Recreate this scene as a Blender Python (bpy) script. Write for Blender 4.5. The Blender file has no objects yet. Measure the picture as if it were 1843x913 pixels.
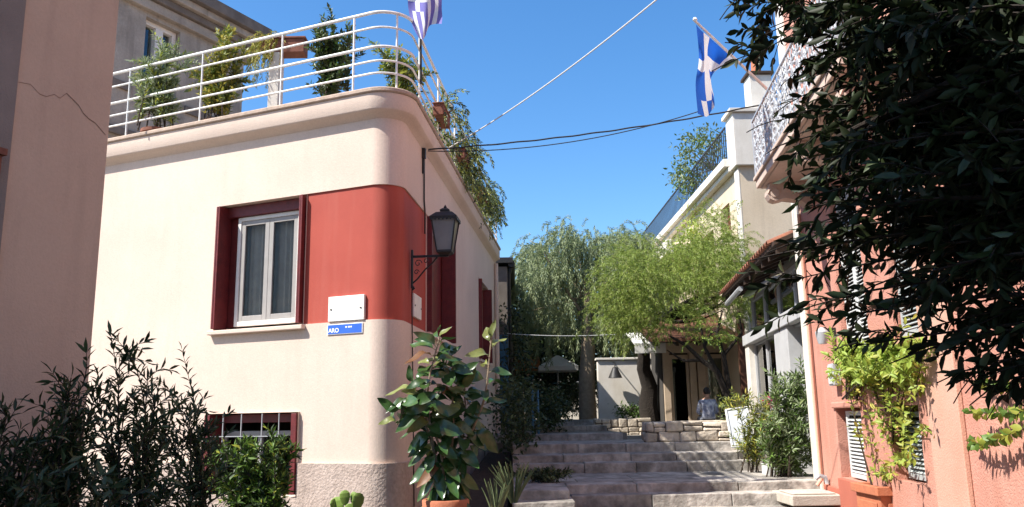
import bpy, math, random
import numpy as np
from math import sin, cos, tan, radians, pi, sqrt, atan2
from mathutils import Vector, Matrix

# ------------------------------------------------------------------ camera
EZ = 1.6
FPX, PITCH, ROLL, IW, IH = 1505.0, radians(11.15), radians(-0.96), 1843.0, 913.0
FW = np.array([0, cos(PITCH), sin(PITCH)]); UP0 = np.array([0, -sin(PITCH), cos(PITCH)]); RT0 = np.array([1.0, 0, 0])
RT = RT0 * cos(ROLL) + UP0 * sin(ROLL); UP = -RT0 * sin(ROLL) + UP0 * cos(ROLL)
scene = bpy.context.scene
COL = scene.collection
cam_d = bpy.data.cameras.new('camera'); cam = bpy.data.objects.new('camera', cam_d); COL.objects.link(cam)
cam_d.sensor_width = 36.0; cam_d.lens = 36.0 * FPX / IW; cam_d.clip_end = 2000; cam_d.clip_start = 0.05
M = Matrix.Identity(4)
for i in range(3):
    M[i][0] = RT[i]; M[i][1] = UP[i]; M[i][2] = -FW[i]
M[2][3] = EZ
cam.matrix_world = M
scene.camera = cam

# ------------------------------------------------------------------ sky, sun, exposure
SUN_AZ, SUN_EL = radians(-67), radians(50)     # measured from straight behind the camera, towards its left
SV = Vector((sin(SUN_AZ) * cos(SUN_EL), -cos(SUN_AZ) * cos(SUN_EL), sin(SUN_EL)))
world = bpy.data.worlds.new('World'); scene.world = world; world.use_nodes = True
wn = world.node_tree; wn.nodes.clear()
sky = wn.nodes.new('ShaderNodeTexSky'); sky.sky_type = 'NISHITA'; sky.sun_disc = False
sky.sun_elevation = SUN_EL; sky.sun_rotation = atan2(SV.x, SV.y)
sky.altitude = 100; sky.air_density = 1.0; sky.dust_density = 0.8; sky.ozone_density = 3.0
bg = wn.nodes.new('ShaderNodeBackground'); bg.inputs[1].default_value = 0.13
wo = wn.nodes.new('ShaderNodeOutputWorld')
hsv = wn.nodes.new('ShaderNodeHueSaturation'); hsv.inputs['Saturation'].default_value = 1.27
wn.links.new(sky.outputs[0], hsv.inputs['Color']); wn.links.new(hsv.outputs[0], bg.inputs[0]); wn.links.new(bg.outputs[0], wo.inputs[0])
sun_d = bpy.data.lights.new('sun', 'SUN'); sun_d.energy = 5.0; sun_d.angle = radians(0.5); sun_d.color = (1.0, 0.95, 0.87)
sun = bpy.data.objects.new('sun', sun_d); COL.objects.link(sun)
sun.rotation_euler = SV.to_track_quat('Z', 'Y').to_euler()
scene.view_settings.view_transform = 'Standard'; scene.view_settings.look = 'None'
scene.view_settings.gamma = 1; scene.view_settings.exposure = 0.90
scene.view_settings.use_curve_mapping = False
scene.cycles.max_bounces = 8; scene.cycles.transparent_max_bounces = 12

RNG = random.Random(7); NR = np.random.default_rng(7)
def V(*a): return np.array(a, float)
def norm(a):
    a = np.asarray(a, float); return a / (np.linalg.norm(a) + 1e-12)
# ------------------------------------------------------------------ survey helpers
def ray(px, py): return FW + (px - IW / 2) / FPX * RT - (py - IH / 2) / FPX * UP
def at(px, py, Y):
    v = ray(px, py); v = v * Y / v[1]; v[2] += EZ; return v
def on_plane(px, py, P, d, off=0):
    n = np.array([-d[1], d[0]]); v = ray(px, py); t = (np.array(P[:2]) @ n + off) / (v[:2] @ n); v = v * t; v[2] += EZ; return v
def at_z(px, py, z):
    v = ray(px, py); v = v * (z - EZ) / v[2]; v[2] += EZ; return v
def pix(X):
    X = np.asarray(X, float) - V(0, 0, EZ); d = X @ FW
    return IW / 2 + FPX * (X @ RT) / d, IH / 2 - FPX * (X @ UP) / d

# ------------------------------------------------------------------ materials
MATS = {}
def mat(name, c1, c2=None, scale=3.0, rough=.85, bump=0.0, bscale=80, spec=.35, streak=0.0, streak_col=None, rand=0.0,
        metal=0.0, transl=0.0, detail=6, fine=0.0, coat=0.0, mid=(.35, .65), voro=None):
    m = bpy.data.materials.new(name); m.use_nodes = True; nt = m.node_tree; N = nt.nodes; L = nt.links
    b = N['Principled BSDF']; b.inputs['Roughness'].default_value = rough; b.inputs['Metallic'].default_value = metal
    b.inputs['Specular IOR Level'].default_value = spec; b.inputs['Coat Weight'].default_value = coat
    tc = N.new('ShaderNodeTexCoord'); co = tc.outputs['Object']
    c2 = c2 or c1
    no = N.new('ShaderNodeTexNoise'); no.inputs['Scale'].default_value = scale; no.inputs['Detail'].default_value = detail
    no.inputs['Roughness'].default_value = .6; L.new(co, no.inputs['Vector'])
    mr = N.new('ShaderNodeMapRange'); mr.inputs[1].default_value = mid[0]; mr.inputs[2].default_value = mid[1]
    L.new(no.outputs['Fac'], mr.inputs[0])
    mx = N.new('ShaderNodeMix'); mx.data_type = 'RGBA'; mx.inputs[6].default_value = (*c1, 1); mx.inputs[7].default_value = (*c2, 1)
    L.new(mr.outputs[0], mx.inputs[0]); col = mx.outputs[2]
    if streak > 0:
        mp = N.new('ShaderNodeMapping'); mp.inputs['Scale'].default_value = (5, 5, .45); L.new(co, mp.inputs[0])
        n2 = N.new('ShaderNodeTexNoise'); n2.inputs['Scale'].default_value = 1.3; n2.inputs['Detail'].default_value = 5; L.new(mp.outputs[0], n2.inputs['Vector'])
        r2 = N.new('ShaderNodeMapRange'); r2.inputs[1].default_value = .52; r2.inputs[2].default_value = .78; r2.inputs[4].default_value = streak; L.new(n2.outputs['Fac'], r2.inputs[0])
        m2 = N.new('ShaderNodeMix'); m2.data_type = 'RGBA'; L.new(r2.outputs[0], m2.inputs[0]); L.new(col, m2.inputs[6])
        sc = streak_col or tuple(x * .5 for x in c1); m2.inputs[7].default_value = (*sc, 1); col = m2.outputs[2]
    if fine > 0:
        n3 = N.new('ShaderNodeTexNoise'); n3.inputs['Scale'].default_value = bscale * .6; n3.inputs['Detail'].default_value = 3; L.new(co, n3.inputs['Vector'])
        r3 = N.new('ShaderNodeMapRange'); r3.inputs[1].default_value = .3; r3.inputs[2].default_value = .7; r3.inputs[3].default_value = 1 - fine; r3.inputs[4].default_value = 1 + fine; L.new(n3.outputs['Fac'], r3.inputs[0])
        hs = N.new('ShaderNodeHueSaturation'); L.new(r3.outputs[0], hs.inputs['Value']); L.new(col, hs.inputs['Color']); col = hs.outputs[0]
    if rand > 0:
        oi = N.new('ShaderNodeObjectInfo'); r4 = N.new('ShaderNodeMapRange'); r4.inputs[3].default_value = 1 - rand; r4.inputs[4].default_value = 1 + rand
        L.new(oi.outputs['Random'], r4.inputs[0]); h4 = N.new('ShaderNodeHueSaturation'); L.new(r4.outputs[0], h4.inputs['Value']); L.new(col, h4.inputs['Color']); col = h4.outputs[0]
    L.new(col, b.inputs['Base Color'])
    if bump > 0:
        nb = N.new('ShaderNodeTexNoise'); nb.inputs['Scale'].default_value = bscale; nb.inputs['Detail'].default_value = 4; L.new(co, nb.inputs['Vector'])
        bp = N.new('ShaderNodeBump'); bp.inputs['Strength'].default_value = bump; bp.inputs['Distance'].default_value = .02
        L.new(nb.outputs['Fac'], bp.inputs['Height']); L.new(bp.outputs[0], b.inputs['Normal'])
    if transl > 0:
        tr = N.new('ShaderNodeBsdfTranslucent'); L.new(col, tr.inputs['Color']); ms = N.new('ShaderNodeMixShader'); ms.inputs[0].default_value = transl
        out = N['Material Output']; L.new(b.outputs[0], ms.inputs[1]); L.new(tr.outputs[0], ms.inputs[2]); L.new(ms.outputs[0], out.inputs['Surface'])
    MATS[name] = m; return m

def leafmat(name, c1, c2, rough=.45, transl=.25, scale=6, spec=.4, rand=.25):
    return mat(name, c1, c2, scale=scale, rough=rough, spec=spec, transl=transl, rand=rand, detail=2, mid=(.3, .7))

def glassmat(name, tint=(.75, .8, .8), gl=.18, ior=1.5):
    m = bpy.data.materials.new(name); m.use_nodes = True; nt = m.node_tree; N = nt.nodes; L = nt.links; N.remove(N['Principled BSDF'])
    tr = N.new('ShaderNodeBsdfTransparent'); tr.inputs[0].default_value = (*tint, 1)
    g = N.new('ShaderNodeBsdfGlossy'); g.inputs['Roughness'].default_value = .03
    fr = N.new('ShaderNodeFresnel'); fr.inputs[0].default_value = ior
    ad = N.new('ShaderNodeMath'); ad.operation = 'ADD'; ad.inputs[1].default_value = gl * .3; L.new(fr.outputs[0], ad.inputs[0])
    ms = N.new('ShaderNodeMixShader'); L.new(ad.outputs[0], ms.inputs[0]); L.new(tr.outputs[0], ms.inputs[1]); L.new(g.outputs[0], ms.inputs[2])
    L.new(ms.outputs[0], N['Material Output'].inputs['Surface']); MATS[name] = m; return m

mat('cream', (.68, .55, .46), (.62, .495, .41), scale=.9, rough=.92, bump=.16, bscale=70, streak=.3, streak_col=(.54, .42, .34), fine=.05)
mat('red_paint', (.40, .072, .048), (.36, .062, .042), scale=1.6, rough=.75, bump=.15, bscale=140, streak=.4, streak_col=(.44, .125, .09), fine=.03)
mat('plinth', (.50, .40, .34), (.42, .33, .28), scale=5, rough=.95, bump=.6, bscale=38, fine=.12, streak=.25, streak_col=(.22, .17, .14))
mat('cap_pale', (.55, .50, .43), (.44, .39, .33), scale=5, rough=.85, bump=.4, fine=.08)
mat('cap_stone', (.50, .38, .30), (.36, .28, .22), scale=6, rough=.9, bump=.3, bscale=60, fine=.08)
mat('brown_wall', (.54, .425, .325), (.465, .36, .275), scale=.7, rough=.92, bump=.2, bscale=60, streak=.3, streak_col=(.32, .245, .19), fine=.03)
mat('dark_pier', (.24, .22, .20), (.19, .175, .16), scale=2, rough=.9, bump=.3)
mat('crack', (.20, .13, .10), rough=1)
mat('maroon', (.155, .022, .022), (.105, .016, .018), scale=9, rough=.5, bump=.12, bscale=90, fine=.12)
mat('window_white', (.74, .72, .68), (.66, .63, .58), scale=5, rough=.5, fine=.04)
mat('grey_frame', (.34, .32, .30), (.29, .275, .26), scale=5, rough=.5)
mat('curtain', (.62, .60, .57), (.52, .50, .48), scale=8, rough=.9, transl=.2)
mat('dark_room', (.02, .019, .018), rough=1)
mat('rail_white', (.82, .82, .80), (.68, .66, .62), scale=14, rough=.4, fine=.05, bscale=50)
mat('iron', (.018, .018, .02), (.03, .027, .025), scale=20, rough=.5, bump=.1)
mat('lamp_glass', (.35, .36, .36), (.28, .29, .30), rough=.15, spec=.6, transl=.4)
mat('plaque', (.82, .80, .74), (.76, .73, .67), scale=10, rough=.5, fine=.03)
mat('plaque_mark', (.62, .60, .55), rough=.8)
mat('sign_blue', (.03, .12, .55), (.04, .14, .6), scale=12, rough=.35)
mat('sign_white', (.8, .82, .85), rough=.4)
mat('bolt', (.25, .25, .22), rough=.4, metal=.8)
mat('terracotta', (.50, .17, .085), (.40, .14, .075), scale=8, rough=.85, bump=.2, bscale=60, streak=.2, streak_col=(.55, .30, .2), fine=.06)
mat('terracotta_old', (.24, .095, .06), (.16, .068, .048), scale=8, rough=.9, bump=.2, fine=.08)
mat('soil', (.045, .032, .022), (.07, .05, .035), scale=12, rough=1, bump=.8, bscale=40)
mat('marble', (.46, .42, .375), (.18, .165, .145), scale=3.4, rough=.8, bump=.8, bscale=16, fine=.2, rand=.2, streak=.5, streak_col=(.12, .105, .09))
mat('rubble', (.60, .52, .42), (.40, .34, .27), scale=5, rough=.9, bump=.8, bscale=22, fine=.12, rand=.28)
mat('mortar', (.16, .14, .12), (.11, .095, .08), scale=9, rough=1, bump=.6, bscale=60)
mat('paving', (.22, .20, .18), (.15, .14, .125), scale=1.5, rough=.9, bump=.3, bscale=40, fine=.1)
mat('ground_dirt', (.20, .17, .13), (.14, .12, .09), scale=.8, rough=1, bump=.4, bscale=8)
mat('pink', (.57, .275, .21), (.48, .22, .16), scale=1.1, rough=.92, bump=.5, bscale=60, streak=.4, streak_col=(.62, .36, .28), fine=.06)
mat('pink_light', (.62, .37, .28), (.54, .30, .22), scale=1.3, rough=.92, bump=.3, bscale=70, streak=.2, streak_col=(.6, .3, .2), fine=.04)
mat('pink_deep', (.46, .14, .09), (.40, .12, .08), scale=2, rough=.9, bump=.2)
mat('white_plaster', (.74, .70, .63), (.64, .59, .51), scale=2, rough=.9, bump=.25, bscale=70, streak=.3, streak_col=(.5, .45, .38), fine=.04)
mat('cream_old', (.68, .57, .43), (.60, .49, .35), scale=1.0, rough=.92, bump=.3, bscale=60, streak=.45, streak_col=(.46, .37, .27), fine=.05)
mat('shutter_white', (.62, .63, .62), (.52, .53, .52), scale=8, rough=.6, fine=.05)
mat('shutter_grey', (.40, .43, .43), (.33, .36, .36), scale=8, rough=.6, fine=.06)
mat('balcony_stone', (.62, .47, .39), (.52, .40, .33), scale=3, rough=.9, bump=.3, streak=.3, streak_col=(.4, .3, .25), fine=.05)
mat('balcony_iron', (.44, .46, .49), (.30, .32, .35), scale=12, rough=.45, fine=.08)
mat('grey_metal', (.40, .41, .42), (.34, .35, .36), scale=4, rough=.5, fine=.04)
mat('shop_white', (.50, .50, .50), (.43, .43, .43), scale=3, rough=.6, fine=.04)
mat('dark_wood', (.060, .035, .022), (.04, .024, .016), scale=12, rough=.7, bump=.2)
mat('rust_wood', (.13, .055, .03), (.10, .042, .025), scale=10, rough=.7)
mat('tile', (.30, .12, .07), (.20, .085, .055), scale=7, rough=.9, bump=.3, rand=.25, fine=.1)
mat('bark', (.075, .055, .04), (.045, .033, .025), scale=14, rough=1, bump=1.0, bscale=30)
mat('bark_pale', (.28, .22, .15), (.20, .155, .105), scale=10, rough=1, bump=.6, bscale=30)
mat('bark_dark', (.030, .023, .018), (.02, .016, .013), scale=14, rough=1, bump=1.0, bscale=30)
mat('old_stone', (.40, .355, .30), (.29, .255, .215), scale=1.6, rough=.95, bump=.4, bscale=40, streak=.6, streak_col=(.12, .105, .09), fine=.08)
mat('old_stone_dark', (.20, .17, .145), (.13, .11, .095), scale=3, rough=.95, bump=.3, streak=.5)
mat('awning', (.80, .79, .76), (.72, .71, .68), scale=3, rough=.8, transl=.15)
mat('awning_orange', (.60, .22, .07), (.52, .18, .06), scale=3, rough=.8, transl=.3)
mat('blue_paint', (.045, .16, .27), (.035, .12, .21), scale=9, rough=.5)
mat('flag_white', (.82, .82, .82), rough=.8, transl=.35)
mat('flag_blue', (.015, .14, .62), (.015, .12, .55), rough=.8, transl=.35)
mat('flag_blue_faded', (.22, .20, .52), (.18, .16, .45), rough=.8, transl=.35)
mat('cable', (.03, .03, .03), rough=.6)
mat('cable_white', (.62, .62, .60), rough=.6)
mat('skin', (.50, .29, .20), (.46, .26, .18), rough=.6)
mat('hair', (.018, .012, .009), (.03, .02, .014), scale=60, rough=.6)
mat('shirt', (.55, .57, .63), (.20, .22, .32), scale=9, rough=.9, mid=(.42, .58), bump=.2)
mat('trousers', (.05, .05, .06), rough=.9)
mat('board', (.44, .46, .48), (.38, .40, .42), scale=4, rough=.6, fine=.04)
mat('screen_mesh', (.03, .03, .035), rough=.7)
glassmat('glass', (.85, .85, .83), 0, 1.18); glassmat('glass_green', (.55, .65, .6), .3)
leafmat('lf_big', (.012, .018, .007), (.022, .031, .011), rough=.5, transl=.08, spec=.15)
leafmat('lf_rubber', (.028, .070, .018), (.05, .105, .026), rough=.28, transl=.12, spec=.6)
leafmat('lf_rubber_young', (.16, .19, .05), (.22, .24, .08), rough=.3, transl=.25, spec=.5)
leafmat('lf_rubber_brown', (.20, .09, .035), (.15, .07, .03), rough=.5, transl=.2)
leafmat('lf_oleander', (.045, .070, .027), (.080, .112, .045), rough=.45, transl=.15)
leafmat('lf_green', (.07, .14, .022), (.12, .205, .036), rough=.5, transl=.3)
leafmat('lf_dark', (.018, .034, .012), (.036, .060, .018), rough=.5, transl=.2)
leafmat('lf_willow', (.175, .215, .105), (.27, .31, .165), rough=.55, transl=.3)
leafmat('lf_feather', (.25, .36, .055), (.38, .48, .10), rough=.5, transl=.42)
leafmat('lf_feather_top', (.30, .34, .08), (.42, .44, .14), rough=.5, transl=.35)
leafmat('lf_vine', (.22, .29, .04), (.40, .40, .075), rough=.5, transl=.35)
leafmat('lf_gold', (.42, .38, .07), (.55, .46, .10), rough=.6, transl=.35)
leafmat('lf_grey', (.20, .25, .14), (.30, .35, .21), rough=.6, transl=.25)
leafmat('lf_agave', (.13, .17, .075), (.20, .23, .11), rough=.5, transl=.1)
leafmat('lf_cactus', (.13, .21, .035), (.17, .24, .05), rough=.55, transl=0, spec=.3)
leafmat('lf_olive_r', (.12, .17, .06), (.22, .27, .11), rough=.5, transl=.25)
leafmat('fl_red', (.5, .03, .06), (.45, .05, .1), transl=.3)
leafmat('fl_pink', (.65, .16, .30), (.6, .1, .35), transl=.3)

# ------------------------------------------------------------------ mesh builder
class MB:
    def __init__(s): s.v = []; s.f = []; s.m = []
    def add(s, vs, fs, mi=0):
        o = len(s.v); s.v += [tuple(map(float, x)) for x in vs]; s.f += [tuple(i + o for i in f) for f in fs]; s.m += [mi] * len(fs); return s
    def quad(s, a, b, c, d, mi=0): return s.add([a, b, c, d], [(0, 1, 2, 3)], mi)
    def box8(s, p, mi=0):   # p: 4 bottom (ccw), 4 top
        return s.add(p, [(3, 2, 1, 0), (4, 5, 6, 7), (0, 1, 5, 4), (1, 2, 6, 5), (2, 3, 7, 6), (3, 0, 4, 7)], mi)
    def box(s, c, h, ax=None, mi=0):
        c = np.asarray(c, float); ax = np.eye(3) if ax is None else np.asarray(ax)
        q = []
        for z in (-1, 1):
            for x, y in ((-1, -1), (1, -1), (1, 1), (-1, 1)):
                q.append(c + ax[0] * x * h[0] + ax[1] * y * h[1] + ax[2] * z * h[2])
        return s.box8(q, mi)
    def tube(s, pts, r, n=6, mi=0, cap=True):
        pts = [np.asarray(p, float) for p in pts]; k = len(pts); rr = r if hasattr(r, '__len__') else [r] * k
        vs = []; up = V(0, 0, 1); last = None
        for i in range(k):
            t = norm(pts[min(i + 1, k - 1)] - pts[max(i - 1, 0)])
            if last is None:
                a = np.cross(t, up) if abs(t[2]) < .95 else np.cross(t, V(1, 0, 0))
            else:
                a = last - t * (last @ t)
            a = norm(a); last = a; b = np.cross(t, a)
            for j in range(n):
                w = 2 * pi * j / n; vs.append(pts[i] + rr[i] * (a * cos(w) + b * sin(w)))
        fs = [(i * n + j, i * n + (j + 1) % n, (i + 1) * n + (j + 1) % n, (i + 1) * n + j) for i in range(k - 1) for j in range(n)]
        if cap: fs += [tuple(range(n - 1, -1, -1)), tuple((k - 1) * n + j for j in range(n))]
        return s.add(vs, fs, mi)
    def lathe(s, c, prof, n=20, mi=0, rot=0, ax=None):
        c = np.asarray(c, float); k = len(prof); vs = []
        ax = np.eye(3) if ax is None else np.asarray(ax)
        for r, z in prof:
            for j in range(n):
                w = 2 * pi * j / n + rot; vs.append(c + ax[0] * r * cos(w) + ax[1] * r * sin(w) + ax[2] * z)
        fs = [(i * n + j, i * n + (j + 1) % n, (i + 1) * n + (j + 1) % n, (i + 1) * n + j) for i in range(k - 1) for j in range(n)]
        fs += [tuple(range(n - 1, -1, -1)), tuple((k - 1) * n + j for j in range(n))]
        return s.add(vs, fs, mi)
    def prism(s, poly, vec, mi=0):
        poly = [np.asarray(p, float) for p in poly]; n = len(poly); vec = np.asarray(vec, float)
        fs = [tuple(range(n - 1, -1, -1)), tuple(range(n, 2 * n))] + [(i, (i + 1) % n, n + (i + 1) % n, n + i) for i in range(n)]
        return s.add(poly + [p + vec for p in poly], fs, mi)
    def build(s, name, mats, parent=None, smooth=False, bevel=0, fix=True):
        me = bpy.data.meshes.new(name); me.from_pydata(s.v, [], s.f); 
        for m in ([mats] if isinstance(mats, str) else mats): me.materials.append(MATS[m])
        if not isinstance(mats, str): me.polygons.foreach_set('material_index', s.m)
        if fix:
            import bmesh
            bm = bmesh.new(); bm.from_mesh(me); bmesh.ops.recalc_face_normals(bm, faces=bm.faces); bm.to_mesh(me); bm.free()
        if smooth: me.polygons.foreach_set('use_smooth', [True] * len(me.polygons))
        me.update()
        o = bpy.data.objects.new(name, me); COL.objects.link(o)
        if bevel:
            b = o.modifiers.new('bevel', 'BEVEL'); b.width = bevel; b.segments = 2; b.limit_method = 'ANGLE'
        if smooth:
            try: me.set_sharp_from_angle(angle=radians(40))
            except Exception: pass
        if parent: adopt(o, parent)
        return o
ORIG = {}
def adopt(o, parent):
    o.parent = parent
    o.matrix_parent_inverse = Matrix.Translation(-Vector(ORIG.get(parent.name, (0, 0, 0))))
def thing(name, label, cat, loc=(0, 0, 0), group=None):
    o = bpy.data.objects.new(name, None); COL.objects.link(o); o.location = Vector([float(x) for x in loc]); o.empty_display_size = .2
    ORIG[o.name] = tuple(float(x) for x in loc)
    return tag(o, label, cat, group)
def tag(o, label, cat, group=None):
    o['label'] = label; o['category'] = cat
    if group: o['group'] = group
    return o
def struct(o): o['kind'] = 'structure'; return o
def stuff(o): o['kind'] = 'stuff'; return o

# ------------------------------------------------------------------ leaves
T_S = (np.array([(0, 0, 0), (.5, .45, .07), (0, 1, -.06), (-.5, .45, .07)]), [(0, 1, 2), (0, 2, 3)])
T_M = (np.array([(0, 0, 0), (.40, .28, .05), (.44, .60, .04), (0, 1, -.12), (-.44, .60, .04), (-.40, .28, .05), (0, .45, -.01)]),
       [(0, 1, 6), (1, 2, 6), (2, 3, 6), (3, 4, 6), (4, 5, 6), (5, 0, 6)])
def frames_np(pos, d, n):
    d = d / (np.linalg.norm(d, axis=1, keepdims=True) + 1e-9)
    n = n - d * np.sum(n * d, 1, keepdims=True); n /= (np.linalg.norm(n, axis=1, keepdims=True) + 1e-9)
    return np.cross(d, n), d, n
def leaf_object(name, pos, d, n, L, W, mats, parent=None, tmpl=T_S, mixw=None):
    pos = np.asarray(pos, float); N = len(pos)
    if N == 0: return None
    sx, dy, nz = frames_np(pos, np.asarray(d, float), np.asarray(n, float))
    L = np.broadcast_to(np.asarray(L, float), (N,)); W = np.broadcast_to(np.asarray(W, float), (N,))
    tv, tf = tmpl; k = len(tv)
    co = pos[:, None, :] + sx[:, None, :] * (tv[None, :, 0:1] * W[:, None, None]) + dy[:, None, :] * (tv[None, :, 1:2] * L[:, None, None]) + nz[:, None, :] * (tv[None, :, 2:3] * L[:, None, None])
    F = (np.arange(N)[:, None, None] * k + np.array(tf)[None]).reshape(-1)
    nf = N * len(tf)
    me = bpy.data.meshes.new(name); me.vertices.add(N * k); me.vertices.foreach_set('co', co.reshape(-1))
    me.loops.add(nf * 3); me.loops.foreach_set('vertex_index', F.astype(np.int32))
    me.polygons.add(nf); me.polygons.foreach_set('loop_start', np.arange(0, nf * 3, 3, dtype=np.int32))
    mats = [mats] if isinstance(mats, str) else mats
    for m in mats: me.materials.append(MATS[m])
    if len(mats) > 1:
        mi = NR.choice(len(mats), N, p=mixw); me.polygons.foreach_set('material_index', np.repeat(mi, len(tf)).astype(np.int32))
    me.update(); me.validate()
    o = bpy.data.objects.new(name, me); COL.objects.link(o)
    if parent: adopt(o, parent)
    return o
def qcurve(a, b, c, n):
    t = np.linspace(0, 1, n)[:, None]; return (1 - t) ** 2 * a + 2 * t * (1 - t) * b + t * t * c
def rv(s=1.0): return NR.normal(0, s, 3)
def stem_leaves(poly, start, step, out, L, up=.15, jit=.35, whorl=2, tang=.6, side=.9):
    seg = np.diff(poly, axis=0); ln = np.linalg.norm(seg, axis=1); cum = np.r_[0, np.cumsum(ln)]; tot = cum[-1]
    s = start * tot; ph = NR.random() * 6
    while s < tot:
        i = min(np.searchsorted(cum, s) - 1, len(seg) - 1); i = max(i, 0); p = poly[i] + seg[i] * ((s - cum[i]) / max(ln[i], 1e-6)); t = norm(seg[i])
        a = norm(np.cross(t, V(.3, .2, 1) + rv(.1))); b = np.cross(t, a)
        for w in range(whorl):
            g = ph + w * 2 * pi / whorl; rad = a * cos(g) + b * sin(g)
            d = norm(t * tang + rad * side + V(0, 0, up) + rv(jit * .5)); out.append((p, d, norm(t * .6 - rad * .3 + V(0, 0, .6) + rv(jit))))
        ph += 1.9; s += step * (.7 + .6 * NR.random())
    out.append((poly[-1], norm(seg[-1]), rv()))
def shrub(base, tips, L, step, start=.3, twigs=5, twl=.3, spread=.1, whorl=2, sag=0, up=.15, tang=.6, side=.9, jit=.35, r0=.012):
    base = np.asarray(base, float); fr = []; st = MB()
    for tp in tips:
        tp = np.asarray(tp, float); b = base + V(NR.normal(0, spread), NR.normal(0, spread), 0)
        h = np.linalg.norm(tp - b); mid = b * .45 + tp * .55 + V(0, 0, .12 * h) + rv(.05 * h); mid[:2] = mid[:2] * .6 + b[:2] * .4
        if sag: mid[2] += sag * h
        poly = qcurve(b, mid, tp, 9); st.tube(poly, list(np.linspace(r0, r0 * .3, 9)), 5)
        stem_leaves(poly, start, step, fr, L, up, jit, whorl, tang, side)
        for k in range(twigs):
            i = int(NR.integers(max(2, int(9 * start)), 9)); t = norm(poly[i] - poly[i - 1]); rd = norm(rv() * V(1, 1, .6))
            e = poly[i] + (t * .6 + rd * .8) * twl * (.5 + .8 * NR.random()); m2 = (poly[i] + e) / 2 + V(0, 0, .04) + rv(.02)
            pl = qcurve(poly[i], m2, e, 5); st.tube(pl, list(np.linspace(r0 * .35, r0 * .15, 5)), 4, cap=False)
            stem_leaves(pl, .15, step, fr, L, up, jit, whorl, tang, side)
    return fr, st
def plant(name, label, cat, base, tips, L, W, step, mats, mixw=None, group=None, tmpl=T_S, stem='bark', big=0, var=.25, bigname='leaf', **kw):
    root = thing(name, label, cat, base, group); fr, st = shrub(base, tips, L, step, **kw)
    st.build('stem', stem, root, smooth=True, fix=False)
    leaves_on(root, fr, L, W, mats, mixw, tmpl, big, var, bigname)
    return root
LEAFMESH = {}
def leaf_mesh(kind, m, tv, tf):
    key = (kind, m)
    if key not in LEAFMESH:
        me = bpy.data.meshes.new('leaf'); me.from_pydata([tuple(x) for x in tv], [], tf); me.materials.append(MATS[m]); me.polygons.foreach_set('use_smooth', [True] * len(tf)); LEAFMESH[key] = me
    return LEAFMESH[key]
def place_leaf(root, me, p, d, n, L, W, name='leaf'):
    x, y, z = frames_np(np.array([p]), np.array([d]), np.array([n])); o = bpy.data.objects.new(name, me); COL.objects.link(o); adopt(o, root)
    Mx = Matrix.Identity(4)
    for i in range(3):
        Mx[i][0] = x[0][i] * W; Mx[i][1] = y[0][i] * L; Mx[i][2] = z[0][i] * L; Mx[i][3] = p[i]
    o.matrix_basis = Mx; return o
def leaves_on(root, fr, L, W, mats, mixw=None, tmpl=T_M, big=0, var=.25, bigname='leaf'):
    mats = [mats] if isinstance(mats, str) else mats
    if big:
        P = np.array([f[0] for f in fr]); dist = np.linalg.norm(P - V(0, 0, EZ), axis=1)
        inside = np.array([0 < pix(p)[0] < IW and 0 < pix(p)[1] < IH for p in P])
        order = np.argsort(dist + (~inside) * 100); sel = set(order[:big].tolist())
        for i in sel:
            m = mats[int(NR.choice(len(mats), p=mixw))]; s = 1 + NR.uniform(-var, var)
            place_leaf(root, leaf_mesh('m', m, *T_M), *fr[i], L * s, W * s, bigname)
        fr = [f for i, f in enumerate(fr) if i not in sel]
    if fr:
        s = 1 + NR.uniform(-var, var, len(fr))
        o = leaf_object('foliage', [f[0] for f in fr], [f[1] for f in fr], [f[2] for f in fr], L * s, W * s, mats, root, tmpl, mixw)
        stuff(o)

# ================================================================== GROUND, STREET, STEPS
g = MB(); g.quad((-600, -600, -.05), (600, -600, -.05), (600, 900, -.05), (-600, 900, -.05)); struct(g.build('ground', 'ground_dirt'))
g = MB(); g.box((0, 2.3, -.022), (30, 7.2, .02)); struct(g.build('street', 'paving'))
XL, XR = -.05, 4.6
# (front edge depth, top height, height of the tread below)
STEPS = [(10.15, .16, 0), (10.45, .32, .16), (10.72, .47, .32), (11.0, .62, .47), (11.36, .732, .62), (13.6, .886, .732), (13.96, 1.006, .886), (14.65, 1.152, 1.006)]
stairs = MB(); prev = 0
core = [(XL, 10.2, -.03)]
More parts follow.
